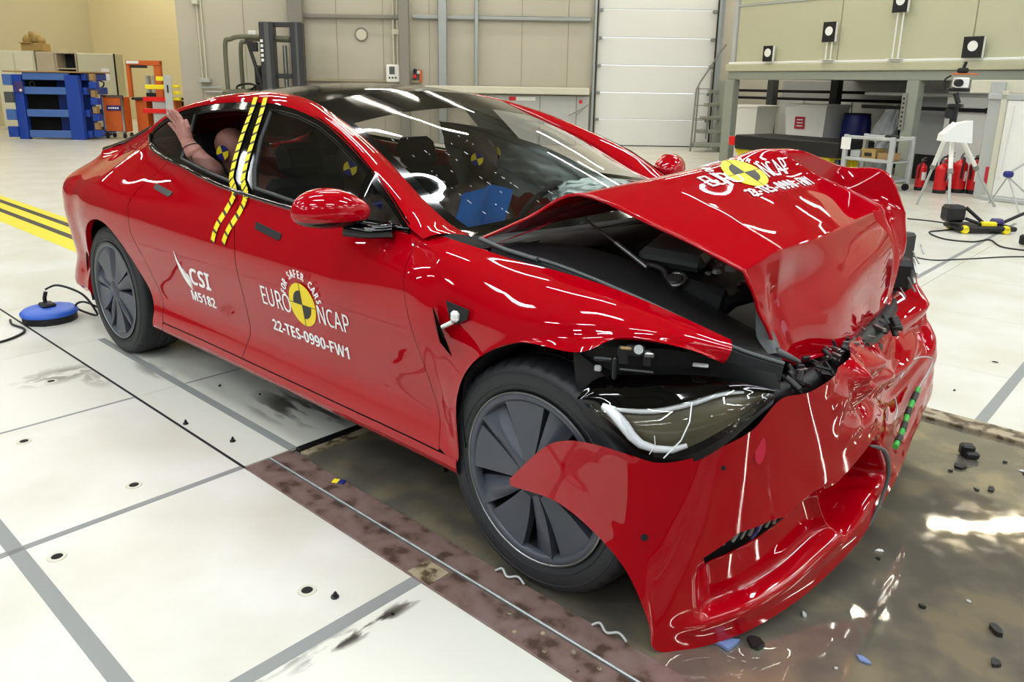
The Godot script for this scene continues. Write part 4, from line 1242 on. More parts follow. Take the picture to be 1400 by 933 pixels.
	part("intake_back", back, M.shell_black, o)
	var bits := Geo.new()
	for k in 9:
		var p := gr.at(6.4 + k * 0.22, 2.95 + 0.04 * k) - Vector3(0.03, 0.0, 0.02)
		tube(bits, [p, p + Vector3(0.01, 0.03 + rng.randf() * 0.02, rng.randf_range(-0.03, 0.03))], 0.004 + rng.randf() * 0.004, 5)
	part("loose_wire", bits, M.steel, o).set_meta("kind", "stuff")
	var vi := Geo.new()
	tube(vi, curve([gr.at(7.75, 2.6) - Vector3(0.02, 0, 0.01), gr.at(7.68, 2.95) - Vector3(0.015, 0, 0.01), gr.at(7.55, 3.25) - Vector3(0.025, 0, 0.01)]), 0.004, 5)
	part("violet_wire", vi, M.violet, o)
	# tow-eye plug mark, parking sensor, clip holes
	var dark := Geo.new()
	for q in [[4.35, 2.30, 0.009], [6.9, 0.55, 0.006]]:
		var p: Vector3 = gr.at(q[0], q[1])
		lathe(dark, [Vector2(0, 0.003), Vector2(q[2], 0.003), Vector2(q[2] * 1.1, 0)], 14, look(p, Vector3(0.6, 0.1, 0.75)))
	part("clip_hole", dark, M.shell_black, o)
	var scuff := Geo.new()
	slab(scuff, arc(Vector2.ZERO, 0.013, 0, 345, 23, 0.036), 0.0015, look(gr.at(8.05, 0.62) + Vector3(0.004, 0, 0.003), Vector3(0.7, 0.1, 0.7), Vector3(0.1, 1, 0)))
	part("sensor_mark", scuff, M.label_red, o)
	# split lip at the corner of the lower opening
	var split := Geo.new()
	var sp := [gr.at(11.1, 3.3), gr.at(11.5, 3.9) + Vector3(0.02, 0, 0.01), gr.at(11.35, 4.9) + Vector3(0.02, 0, 0), gr.at(10.9, 5.6) + Vector3(0.01, 0, 0), gr.at(10.4, 6.0)]
	tube(split, curve(sp, 6), [0.003, 0.004, 0.005, 0.006, 0.007, 0.007, 0.008, 0.008, 0.008, 0.008, 0.008, 0.008, 0.008, 0.007, 0.007, 0.007, 0.006, 0.006, 0.006, 0.005, 0.005, 0.004, 0.004, 0.003, 0.003], 6)
	part("torn_edge", split, M.grey_plastic, o)
	# wiring harness hanging out on the far side
	var har := Geo.new()
	var hp := curve([gr.at(11.9, 4.1) + Vector3(0.03, 0.0, 0.0), gr.at(12.5, 3.95) + Vector3(0.035, 0.0, 0), gr.at(13.1, 3.7) + Vector3(0.03, 0, 0), gr.at(13.5, 3.4) + Vector3(0.02, 0, 0)], 6)
	tube(har, hp, 0.009, 8)
	var hn := part("wiring_harness", har, M.green_wire, o)
	var wrapg := Geo.new()
	for k in [2, 6, 10, 14]: tube(wrapg, [hp[k], hp[k + 1], hp[k + 2]], 0.011, 8)
	part("harness_tape", wrapg, M.black, hn)
	var loop := Geo.new()
	tube(loop, curve([hp[-1], gr.at(13.9, 2.6) + Vector3(0.03, 0, 0), gr.at(13.5, 1.9) + Vector3(0.02, 0, 0), gr.at(13.1, 2.1) + Vector3(0.02, 0, 0)], 6), 0.003, 5)
	tube(loop, curve([gr.at(12.6, 2.4) + Vector3(0.03, 0, 0), gr.at(12.55, 3.0) + Vector3(0.03, 0, 0), gr.at(12.2, 3.1) + Vector3(0.03, 0, 0)], 6), 0.003, 5)
	part("loose_lead", loop, M.light_grey, hn)
	# far front corner: broken lamp and a curl of the far wing
	var far := Geo.new()
	box(far, Vector3(1.96, 0.80, -0.62), Vector3(0.10, 0.12, 0.16), 0.02, Basis(Vector3.UP, 0.5))
	box(far, Vector3(1.93, 0.87, -0.74), Vector3(0.05, 0.12, 0.12), 0.01, Basis(Vector3.UP, -0.3))
	part("broken_lamp", far, M.black_plastic, c)
	var shard := Geo.new()
	for k in 6: box(shard, Vector3(2.02 + rng.randf() * 0.02, 0.75 + 0.03 * k, -0.52 - 0.02 * k), Vector3(0.012, 0.008, 0.10) * rng.randf_range(0.5, 1.0), 0.002, Basis(Vector3.UP, 0.4 + rng.randf() * 0.5) * Basis(Vector3.RIGHT, 0.6))
	part("lamp_shard", shard, M.steel, c).set_meta("kind", "stuff")
	var wing := [[Vector3(1.2, 0.95, -0.78), Vector3(1.25, 0.85, -0.92), Vector3(1.25, 0.6, -0.96)], [Vector3(1.6, 0.93, -0.78), Vector3(1.62, 0.87, -0.92), Vector3(1.6, 0.80, -0.95)], [Vector3(1.93, 0.89, -0.76), Vector3(1.94, 0.86, -0.82), Vector3(1.90, 0.82, -0.88)]]
	from_grid("far_wing", Grid.new(wing), 0.25, 0.25, M.red_paint, c, -1.0)

func headlamp(c: Node3D) -> void:
	var top := [Vector3(1.691, 0.657, 0.945), Vector3(1.785, 0.672, 0.938), Vector3(1.874, 0.689, 0.91), Vector3(1.949, 0.72, 0.865), Vector3(2.009, 0.742, 0.79), Vector3(2.086, 0.727, 0.70)]
	var bot := [Vector3(1.705, 0.645, 0.95), Vector3(1.796, 0.605, 0.95), Vector3(1.855, 0.569, 0.935), Vector3(1.94, 0.572, 0.90), Vector3(2.021, 0.629, 0.83), Vector3(2.088, 0.715, 0.705)]
	var mid := []
	var hous := [Vector3(1.655, 0.66, 0.95), Vector3(1.69, 0.717, 0.90), Vector3(1.804, 0.745, 0.86), Vector3(1.917, 0.759, 0.80), Vector3(2.018, 0.749, 0.72), Vector3(2.082, 0.732, 0.68)]
	var low := [Vector3(1.67, 0.63, 0.95), Vector3(1.785, 0.58, 0.945), Vector3(1.863, 0.546, 0.925), Vector3(1.955, 0.556, 0.885), Vector3(2.021, 0.605, 0.83), Vector3(2.090, 0.706, 0.71)]
	for k in 6: mid.append(top[k].lerp(bot[k], 0.5) + Vector3(0.010, 0.004, 0.014))
	var lamp := Node3D.new()
	lamp.name = "headlamp"
	c.add_child(lamp)
	from_grid("lamp_lens", Grid.new([top, mid, bot]), 0.25, 0.25, M.lens, lamp, 1.0)
	var hm := []
	for k in 6: hm.append(hous[k].lerp(top[k], 0.5) + Vector3(0.0, 0.006, 0.004))
	from_grid("lamp_housing", Grid.new([hous, hm, top]), 0.25, 0.25, M.gloss_black, lamp, 1.0)
	from_grid("lamp_frame", Grid.new([bot, low]), 0.5, 0.25, M.black_plastic, lamp, 1.0)
	var inn := []
	for a in [top, mid, bot]:
		var r := []
		for p in a: r.append(p - Vector3(0.024, 0.0, 0.032))
		inn.append(r)
	var ig := Grid.new(inn)
	from_grid("lamp_bowl", ig, 0.25, 0.25, M.lamp_smoke, lamp, 1.0)
	var off := Vector3(0.016, 0.0, 0.021)
	var up := []
	for k in 11: up.append(ig.at(0.20, 0.55 + k * 0.38) + off)
	var dn := []
	for k in 9: dn.append(ig.at([0.2, 0.5, 0.9, 1.25, 1.55, 1.72, 1.76, 1.76, 1.70][k], [0.55, 0.75, 1.0, 1.25, 1.55, 1.95, 2.4, 2.85, 3.2][k]) + off)
	var g := Geo.new()
	tube(g, up, [0.012, 0.009, 0.0085, 0.008, 0.008, 0.0075, 0.0075, 0.007, 0.006, 0.005, 0.004], 8)
	tube(g, dn, [0.012, 0.013, 0.0145, 0.0145, 0.0135, 0.012, 0.010, 0.009, 0.006], 8)
	part("light_guide", g, M.drl_white, lamp)
	var crack := Geo.new()
	var cg := Grid.new([top, mid, bot])
	tube(crack, [cg.at(0.05, 3.0) + Vector3(0.003, 0, 0.003), cg.at(0.7, 3.05) + Vector3(0.003, 0, 0.003), cg.at(1.3, 2.95) + Vector3(0.003, 0, 0.003), cg.at(1.95, 2.65) + Vector3(0.003, 0, 0.003)], 0.0018, 5)
	tube(crack, [cg.at(1.1, 2.2) + Vector3(0.003, 0, 0.003), cg.at(1.5, 2.32) + Vector3(0.003, 0, 0.003), cg.at(1.9, 2.25) + Vector3(0.003, 0, 0.003)], 0.0012, 5)
	part("lens_crack", crack, M.sticker_white, lamp)
	# carrier and broken brackets above the lamp
	var fill := [[Vector3(1.60, 0.775, 0.90), Vector3(1.72, 0.80, 0.86), Vector3(1.85, 0.81, 0.80), Vector3(1.97, 0.785, 0.72), Vector3(2.05, 0.75, 0.62)], [Vector3(1.62, 0.66, 0.90), Vector3(1.72, 0.71, 0.86), Vector3(1.85, 0.735, 0.79), Vector3(1.98, 0.735, 0.70), Vector3(2.07, 0.71, 0.62)]]
	from_grid("lamp_carrier", Grid.new(fill), 0.5, 0.25, M.shell_black, c)
	var br := Geo.new()
	for q in [[1.79, 0.815, 0.885, 0.05, 0.03], [1.765, 0.80, 0.90, 0.03, 0.05], [1.82, 0.80, 0.875, 0.02, 0.045], [1.72, 0.785, 0.925, 0.05, 0.012], [1.75, 0.765, 0.915, 0.012, 0.06], [1.80, 0.765, 0.89, 0.09, 0.008]]:
		box(br, Vector3(q[0], q[1], q[2]), Vector3(q[3], q[4], 0.02), 0.004, Basis(Vector3.UP, 0.5))
	part("lamp_bracket", br, M.black_plastic, c)
	var br2 := Geo.new()
	lathe(br2, [Vector2(0, 0.008), Vector2(0.012, 0.008), Vector2(0.015, 0)], 14, look(Vector3(1.805, 0.822, 0.893), Vector3(0.5, 0.4, 0.8)))
	part("lamp_pivot", br2, M.steel, c)
	for q in [[Vector3(1.83, 0.812, 0.882), Vector3(0.024, 0.014, 0.012), "steel"], [Vector3(1.705, 0.755, 0.925), Vector3(0.018, 0.016, 0.012), "light_grey"], [Vector3(1.925, 0.785, 0.79), Vector3(0.04, 0.006, 0.02), "light_grey"], [Vector3(1.775, 0.822, 0.905), Vector3(0.03, 0.008, 0.01), "wood"]]:
		var b3 := Geo.new()
		box(b3, q[0], q[1], 0.003, Basis(Vector3.UP, 0.5))
		part("lamp_clip", b3, M[q[2]], c)

func mirrors(c: Node3D) -> void:
	for side in [1.0, -1.0]:
		var o := Node3D.new()
		o.name = "door_mirror"
		c.add_child(o, true)
		var ctr := Vector3(0.690, 1.055, 1.035 * side)
		var f := func(u: float, v: float) -> Vector3:   # u round the upright axis, v from bottom to top
			var s := Vector3(cos(v) * cos(u), sin(v), cos(v) * sin(u))
			var p := Vector3(signf(s.x) * pow(absf(s.x), 0.85) * 0.085, signf(s.y) * pow(absf(s.y), 0.9) * (0.078 if s.y > 0.0 else 0.052), signf(s.z) * pow(absf(s.z), 0.85) * 0.122)
			if p.y > 0.0: p.y *= 1.0 - 0.32 * smoothstep(0.0, -0.122, p.z * side)
			p.x += -0.03 * p.z * side / 0.118
			if p.x < -0.03: p.x = -0.03 + (p.x + 0.03) * 0.4
			return ctr + p
		var cap := Geo.new()
		surf(cap, f, rect(-PI, -0.42, PI, PI / 2), 0.16, 0.12, -1.0)
		part("mirror_cap", cap, M.red_paint, o)
		var low := Geo.new()
		surf(low, f, rect(-PI, -PI / 2, PI, -0.42), 0.16, 0.12, -1.0)
		part("mirror_base", low, M.gloss_black, o)
		var arm := Geo.new()
		tube(arm, curve([ctr + Vector3(0.02, -0.055, -0.04 * side), ctr + Vector3(0.08, -0.068, -0.10 * side), Vector3(0.83, 0.992, 0.885 * side)], 5), [0.028, 0.028, 0.027, 0.026, 0.025, 0.024, 0.023, 0.023, 0.024, 0.026, 0.028], 10)
		part("mirror_arm", arm, M.gloss_black, o)

func wheel() -> Node3D:
	var w := Node3D.new()
	w.name = "wheel"
	var R := 0.356
	var tyre := Geo.new()
	var prof := [Vector2(0.262, -0.245), Vector2(0.30, -0.252), Vector2(0.335, -0.246), Vector2(0.350, -0.23), Vector2(0.3555, -0.20), Vector2(0.3555, -0.155), Vector2(0.349, -0.152), Vector2(0.349, -0.144), Vector2(R, -0.141), Vector2(R, -0.11), Vector2(0.349, -0.107), Vector2(0.349, -0.099), Vector2(R, -0.096), Vector2(0.3555, -0.048), Vector2(0.352, -0.022), Vector2(0.345, -0.008), Vector2(0.333, 0.000), Vector2(0.318, 0.004), Vector2(0.296, 0.005), Vector2(0.278, 0.002), Vector2(0.266, -0.006), Vector2(0.262, -0.012)]
	lathe(tyre, prof, 160, Transform3D(), true, func(k: int, q: int) -> float:
		var edge: bool = prof[k].y > -0.06 and prof[k].x > 0.342 or prof[k].y < -0.19 and prof[k].x > 0.345
		return -0.008 if edge and q % 4 == 0 else 0.0)
	var t := part("tyre", tyre, M.rubber, w)
	var rib := Geo.new()
	for r in [0.322, 0.286]: tube(rib, ring3(Vector3(0, 0, 0.0035), r, 60), 0.0022, 5, false)
	part("sidewall_rib", rib, M.rubber, t)
	var rim := Geo.new()
	lathe(rim, [Vector2(0.232, -0.20), Vector2(0.236, -0.05), Vector2(0.246, -0.012), Vector2(0.256, 0.0), Vector2(0.2625, 0.0), Vector2(0.2635, -0.012)], 72, Transform3D(), false)
	lathe(rim, [Vector2(0.0, -0.105), Vector2(0.10, -0.105), Vector2(0.232, -0.12)], 40)
	part("rim", rim, M.cover_dark, w)
	var ring := Geo.new()
	lathe(ring, [Vector2(0.262, -0.004), Vector2(0.2645, 0.003), Vector2(0.2605, 0.0045), Vector2(0.258, 0.002)], 72)
	part("rim_edge", ring, M.steel, w)
	var lip := Geo.new()
	lathe(lip, [Vector2(0.258, 0.001), Vector2(0.246, 0.004), Vector2(0.236, -0.002), Vector2(0.232, -0.02)], 72, Transform3D(), true)
	part("cover_ring", lip, M.cover_grey, w)
	for k in 5:
		var base := TAU * k / 5.0
		# a broad flat vane, a twisted swoosh vane beside it, dark slots between
		var vane := func(a0: float, a1: float, b0: float, b1: float, z0: float, z1: float, hump: float) -> Geo:
			var rows := []
			for s in 7:
				var q := s / 6.0
				var r := lerpf(0.045, 0.243, q)
				var in0 := lerpf(b0, a0, pow(q, 0.55))
				var in1 := lerpf(b1, a1, pow(q, 0.55))
				var row := []
				for e in 5:
					var a := deg_to_rad(lerpf(in0, in1, e / 4.0)) + base
					var z := lerpf(lerpf(0.002, z0, q), lerpf(0.002, z1, q), e / 4.0) + hump * sin(PI * e / 4.0) * sin(PI * minf(q * 1.05, 1.0)) - 0.012 * sin(q * PI) * 0.5
					row.append(Vector3(cos(a) * r, sin(a) * r, z))
				rows.append(row)
			var g := Geo.new()
			var gr := Grid.new(rows)
			surf(g, func(u: float, v: float) -> Vector3: return gr.at(u, v), rect(0, 0, 6, 4), 0.5, 0.5, 1.0)
			for q in [0.0, 4.0]:
				for s in 12:
					var p0: Vector3 = gr.at(s * 0.5, q)
					var p1: Vector3 = gr.at(s * 0.5 + 0.5, q)
					g.flat([p0, p1, p1 - Vector3(0, 0, 0.03), p0 - Vector3(0, 0, 0.03)], (p0 - gr.at(s * 0.5, 2.0)))
			return g
		part("cover_vane", vane.call(-2.0, 34.0, 4.0, 40.0, -0.006, 0.000, 0.0), M.cover_grey, w)
		part("cover_vane", vane.call(43.0, 63.0, 42.0, 74.0, -0.030, 0.004, 0.014), M.cover_grey, w)
	var cap := Geo.new()
	lathe(cap, [Vector2(0, 0.012), Vector2(0.026, 0.011), Vector2(0.031, 0.006), Vector2(0.06, 0.000), Vector2(0.064, -0.03)], 32, Transform3D(), true)
	part("centre_cap", cap, M.cover_grey, w)
	return w

# ---------------------------------------------------------------- far left: stillages, cabinets, workshop things
func hb(par: Node, called: String, a0: float, a1: float, y0: float, y1: float, b0: float, b1: float, m: String, bev := 0.01) -> MeshInstance3D:
	return part(called, bx(Vector3((a0 + a1) / 2, (y0 + y1) / 2, -(b0 + b1) / 2), Vector3(absf(a1 - a0), absf(y1 - y0), absf(b1 - b0)), bev), M[m], par)

func background_left() -> void:
	var r := thing("stillage", "tall blue timber and steel stillage by the left wall, open bays in three tiers", "storage rack", H)
	for q in [[-11.86, -11.64], [-10.62, -10.30]]:
		hb(r, "post", q[0], q[1], 0.0, 1.5, 18.95, 19.1, "rack_blue")
	for q in [[-11.95, -11.7], [-10.95, -10.62]]:
		hb(r, "post", q[0], q[1], 0.0, 1.5, 20.1, 20.25, "rack_blue")
	for y in [0.04, 0.53, 1.05, 1.38]:
		hb(r, "front_beam", -11.62, -10.52, y, y + 0.17, 18.97, 19.05, "rack_blue_pale")
		hb(r, "side_beam", -10.3, -10.2, y, y + 0.17, 19.1, 20.1, "rack_blue")
		hb(r, "rear_beam", -11.6, -10.6, y, y + 0.17, 20.15, 20.22, "rack_blue")
	for y in [0.60, 1.12]: hb(r, "deck", -11.9, -10.3, y, y + 0.03, 19.0, 20.2, "dark_inside")
	hb(r, "back_board", -11.1, -10.3, 0.1, 1.5, 19.45, 19.5, "rack_blue")
	hb(r, "back_board", -11.9, -11.1, 0.1, 1.5, 19.45, 19.5, "under_dark")
	hb(r, "top_board", -12.05, -10.15, 1.55, 1.585, 18.93, 20.25, "wood")
	for k in 4:
		hb(r, "corner_block", -12.06 + 0.01 * k, -11.84, 0.05 + 0.40 * k, 0.30 + 0.40 * k, 18.86, 18.95, ["rack_blue_pale", "grey_plastic", "rack_blue_pale", "rack_blue"][3 - k])
		hb(r, "end_block", -10.14, -9.98, 0.06 + 0.38 * k, 0.22 + 0.38 * k, 19.1, 19.3, "rack_blue")
		hb(r, "timber_block", -10.14, -10.04, 0.23 + 0.38 * k, 0.40 + 0.38 * k, 19.15, 19.3, "wood")
	hb(r, "violet_patch", -11.80, -11.60, 1.08, 1.33, 18.92, 18.95, "violet")
	var disc := Geo.new()
	lathe(disc, [Vector2(0, 0.02), Vector2(0.03, 0.02), Vector2(0.035, 0)], 14, Transform3D(Basis(), Vector3(-11.66, 1.14, -18.93)))
	part("white_knob", disc, M.white, r)
	var ring := Geo.new()
	tube(ring, ring3(Vector3(-11.42, 1.28, -19.0), 0.06, 16), 0.012, 6, false)
	part("hanging_ring", ring, M.dark_inside, r)
	var cab := thing("cabinet", "cream two-door steel cabinet behind the blue stillage, carton on its top", "cabinet", H)
	hb(cab, "body", -14.45, -13.37, 0.0, 2.14, 22.5, 23.0, "cabinet")
	for q in [[-14.44, -13.93], [-13.91, -13.39]]: hb(cab, "door", q[0], q[1], 0.05, 2.11, 22.47, 22.5, "cabinet")
	hb(cab, "paper_note", -13.78, -13.55, 1.30, 1.62, 22.462, 22.468, "white", 0.0)
	var lk := thing("locker", "narrow brown-grey locker between the cream cabinet and open shelves", "locker", H)
	hb(lk, "body", -13.32, -12.80, 0.0, 2.12, 22.5, 23.0, "locker")
	hb(lk, "door", -13.30, -12.82, 0.05, 2.10, 22.48, 22.5, "locker")
	var sh := thing("shelf_unit", "open grey shelf unit with dark compartments beside the locker", "shelf unit", H)
	for q in [[-12.79, -12.75], [-12.24, -12.20]]: hb(sh, "side_panel", q[0], q[1], 0.0, 2.11, 22.5, 23.0, "locker")
	hb(sh, "rear_panel", -12.78, -12.21, 0.0, 2.11, 22.95, 23.0, "dark_inside")
	for y in [0.02, 0.85, 1.28, 1.66, 2.08]: hb(sh, "shelf_board", -12.78, -12.21, y, y + 0.035, 22.5, 22.98, "locker", 0.004)
	hb(sh, "binder", -12.70, -12.55, 1.32, 1.55, 22.6, 22.8, "dark_inside")
	var bd := thing("metal_cupboard", "olive-grey metal cupboard with a paper note, right of the open shelves", "cupboard", H)
	hb(bd, "body", -12.18, -11.12, 0.0, 2.10, 22.5, 22.95, "board")
	hb(bd, "door", -12.16, -11.14, 0.04, 2.08, 22.47, 22.5, "board")
	hb(bd, "paper_note", -11.52, -11.30, 1.38, 1.70, 22.46, 22.466, "white", 0.0)
	hb(bd, "edge_strip", -11.14, -11.10, 0.0, 2.10, 22.44, 22.48, "under_dark")
	var ct := thing("carton", "brown carton stuffed with yellow bags on the cream cabinet", "box", H)
	hb(ct, "carton_body", -13.72, -13.12, 2.14, 2.34, 22.55, 22.95, "cardboard")
	hb(ct, "flap", -13.72, -13.40, 2.34, 2.36, 22.45, 22.56, "cardboard")
	var lump := Geo.new()
	for q in [[-13.60, 2.42, 0.16], [-13.40, 2.50, 0.15], [-13.25, 2.40, 0.12], [-13.50, 2.60, 0.08]]:
		lathe(lump, [Vector2(0, q[2]), Vector2(q[2] * 0.7, q[2] * 0.72), Vector2(q[2], 0), Vector2(q[2] * 0.8, -q[2] * 0.7), Vector2(0, -q[2])], 9, Transform3D(Basis(Vector3.RIGHT, 1.2), Vector3(q[0], q[1], -22.75)), true)
	part("bagged_goods", lump, M.cardboard, ct).set_meta("kind", "stuff")
	# orange tool trolley
	var tc := thing("tool_trolley", "small orange tool trolley in a chrome frame on castors", "trolley", H)
	hb(tc, "body", -10.06, -9.60, 0.16, 1.00, 19.52, 19.95, "orange")
	for q in [[-10.10, -10.04], [-9.62, -9.56]]: hb(tc, "frame_post", q[0], q[1], 0.14, 1.03, 19.48, 19.56, "chrome")
	for y in [0.14, 1.0]: hb(tc, "frame_rail", -10.10, -9.56, y, y + 0.05, 19.48, 19.55, "chrome")
	hb(tc, "name_plate", -9.98, -9.64, 0.68, 0.80, 19.50, 19.515, "blue_mark", 0.002)
	for k in 5: hb(tc, "plate_mark", -9.94 + 0.055 * k, -9.90 + 0.055 * k, 0.72, 0.76, 19.494, 19.50, "white", 0.0)
	for q in [[-10.05, 19.55], [-9.62, 19.55], [-10.05, 19.9], [-9.62, 19.9]]:
		var g := Geo.new()
		lathe(g, [Vector2(0, 0.02), Vector2(0.06, 0.02), Vector2(0.07, 0.0), Vector2(0.06, -0.02), Vector2(0, -0.02)], 14, Transform3D(Basis(Vector3.UP, PI / 2), Vector3(q[0], 0.07, -q[1])))
		part("castor", g, M.dark_inside, tc)
	var pj := thing("pallet_truck", "hand pallet truck with a black loop handle beside the blue stillage", "pallet truck", H)
	var hg := Geo.new()
	tube(hg, curve([Vector3(-10.80, 1.27, -20.7), Vector3(-10.78, 1.35, -20.7), Vector3(-10.69, 1.37, -20.7), Vector3(-10.59, 1.33, -20.7), Vector3(-10.61, 1.24, -20.7), Vector3(-10.70, 1.21, -20.7), Vector3(-10.80, 1.27, -20.7)], 4), 0.018, 6)
	part("loop_handle", hg, M.dark_inside, pj)
	var sg := Geo.new()
	tube(sg, [Vector3(-10.69, 1.22, -20.7), Vector3(-10.66, 0.2, -20.6)], 0.022, 6)
	part("drawbar", sg, M.bright_yellow, pj)
	for q in [-10.82, -10.58]: hb(pj, "fork", q, q + 0.12, 0.05, 0.11, 20.6, 21.6, "bright_yellow")
	hb(pj, "wheel_block", -10.76, -10.54, 0.0, 0.22, 20.5, 20.65, "dark_inside")
	# orange frame over a bench
	var of := thing("orange_frame", "open orange steel frame standing on the dark workbench", "frame", H)
	hb(of, "upright", -9.63, -9.55, 0.995, 1.88, 19.98, 20.10, "orange")
	hb(of, "upright", -8.96, -8.79, 0.995, 1.88, 20.0, 20.12, "orange")
	hb(of, "crossbar", -9.63, -8.79, 1.76, 1.88, 19.98, 20.14, "orange")
	hb(of, "dial_strip", -9.52, -9.10, 1.70, 1.76, 19.97, 20.0, "dark_inside")
	hb(of, "notice", -9.60, -9.30, 1.80, 1.87, 19.96, 19.98, "white", 0.0)
	var wb := thing("workbench", "dark-topped workbench with orange legs beside the tool trolley", "workbench", H)
	hb(wb, "bench_top", -9.54, -8.4, 0.93, 0.99, 19.9, 20.6, "dark_inside")
	for q in [[-9.50, -9.22], [-8.75, -8.5]]: hb(wb, "leg", q[0], q[1], 0.0, 0.93, 20.0, 20.4, "orange")
	hb(wb, "rear_panel", -9.5, -8.5, 0.1, 0.9, 20.5, 20.55, "dark_inside")
	var vc := thing("bench_vice", "dark bench vice with two pale jaws on the workbench", "vice", H)
	hb(vc, "base", -9.30, -9.02, 0.992, 1.10, 20.2, 20.42, "dark_inside")
	for q in [[-9.28, -9.21], [-9.11, -9.04]]: hb(vc, "jaw", q[0], q[1], 1.10, 1.52, 20.2, 20.4, "light_grey")
	# height test rig with yellow and red bars
	var rg := thing("gauge_rig", "test rig with yellow and red bars behind an upright pale board", "test rig", H)
	hb(rg, "column", -8.24, -7.92, 0.0, 1.0, 18.15, 18.4, "light_grey")
	for q in [[-8.08, 1.40, "bright_yellow"], [-8.34, 1.22, "bright_yellow"], [-8.42, 0.95, "bright_red"], [-8.45, 0.69, "bright_red"]]:
		hb(rg, "bar", q[0], -7.84, q[1], q[1] + 0.10, 18.1, 18.25, q[2])
	for y in [1.26, 1.12, 0.98]: hb(rg, "short_bar", -7.74, -7.60, y, y + 0.06, 18.1, 18.25, "bright_yellow")
	hb(rg, "pale_board", -7.86, -7.69, 0.5, 1.53, 17.98, 18.02, "light_grey")
	hb(rg, "dark_mark", -7.79, -7.76, 1.15, 1.32, 17.965, 17.98, "dark_inside", 0.0)
	hb(rg, "foot", -8.4, -7.6, 0.0, 0.06, 17.9, 18.6, "dark_inside")
	# reach truck behind the car
	var fk := thing("forklift", "olive forklift truck with dark twin masts parked before the far wall", "forklift", H)
	hb(fk, "chassis", -6.4, -4.9, 0.15, 0.95, 17.8, 19.0, "fork_dark", 0.05)
	hb(fk, "counterweight", -6.5, -5.9, 0.3, 1.25, 17.75, 19.0, "fork_olive", 0.06)
	hb(fk, "seat", -5.88, -5.45, 0.95, 1.40, 18.1, 18.6, "black", 0.05)
	hb(fk, "seat_back", -5.86, -5.68, 1.35, 1.78, 18.1, 18.6, "black", 0.05)
	for b in [17.85, 18.85]:
		var g := Geo.new()
		tube(g, curve([Vector3(-6.38, 1.1, -b), Vector3(-6.37, 2.18, -b), Vector3(-6.25, 2.31, -b), Vector3(-5.95, 2.37, -b), Vector3(-4.95, 2.34, -b)], 5), 0.05, 8)
		part("guard_frame", g, M.fork_olive, fk)
		var g2 := Geo.new()
		tube(g2, [Vector3(-5.90, 2.36, -b), Vector3(-5.55, 1.1, -b)], 0.04, 6)
		part("guard_stay", g2, M.fork_dark, fk)
	for k in 3: hb(fk, "roof_bar", -6.0 + 0.35 * k, -5.94 + 0.35 * k, 2.33, 2.38, 17.85, 18.85, "fork_olive")
	for q in [[-5.57, -5.26], [-4.90, -4.64]]:
		hb(fk, "mast", q[0], q[1], 0.1, 2.68, 17.7, 17.95, "fork_dark", 0.02)
		hb(fk, "mast_groove", q[0] + 0.12, q[1] - 0.09, 0.1, 2.67, 17.69, 17.70, "grey_plastic", 0.0)
	for y in [2.58, 1.5, 0.6]: hb(fk, "mast_tie", -5.3, -4.88, y, y + 0.10, 17.8, 17.95, "fork_dark")
	for k in 5: hb(fk, "mast_mark", -5.545, -5.49, 1.85 + 0.10 * k, 1.91 + 0.10 * k, 17.685, 17.70, "white", 0.0)
	var cy := Geo.new()
	tube(cy, [Vector3(-5.08, 0.3, -17.9), Vector3(-5.08, 2.2, -17.9)], 0.05, 8)
	part("lift_cylinder", cy, M.steel, fk)
	var sw := Geo.new()
	tube(sw, ring3(Vector3(-6.10, 1.30, -18.2), 0.2, 20, Basis(Vector3.RIGHT, -1.2)), 0.025, 6, false)
	part("steering_wheel", sw, M.black, fk)
	hb(fk, "beacon", -5.97, -5.80, 2.42, 2.52, 18.2, 18.4, "white")
	hb(fk, "mirror_box", -5.84, -5.66, 2.06, 2.26, 17.8, 17.9, "black")
	for q in [[-6.1, 17.85], [-5.0, 17.85], [-6.1, 18.9], [-5.0, 18.9]]:
		var g := Geo.new()
		lathe(g, [Vector2(0, 0.09), Vector2(0.18, 0.09), Vector2(0.25, 0.05), Vector2(0.25, -0.05), Vector2(0.18, -0.09), Vector2(0, -0.09)], 20, Transform3D(Basis(), Vector3(q[0], 0.25, -q[1])))
		part("wheel", g, M.rubber, fk)
	for a in [-5.4, -4.85]: hb(fk, "fork", a, a + 0.1, 0.1, 0.15, 16.7, 17.7, "fork_dark")

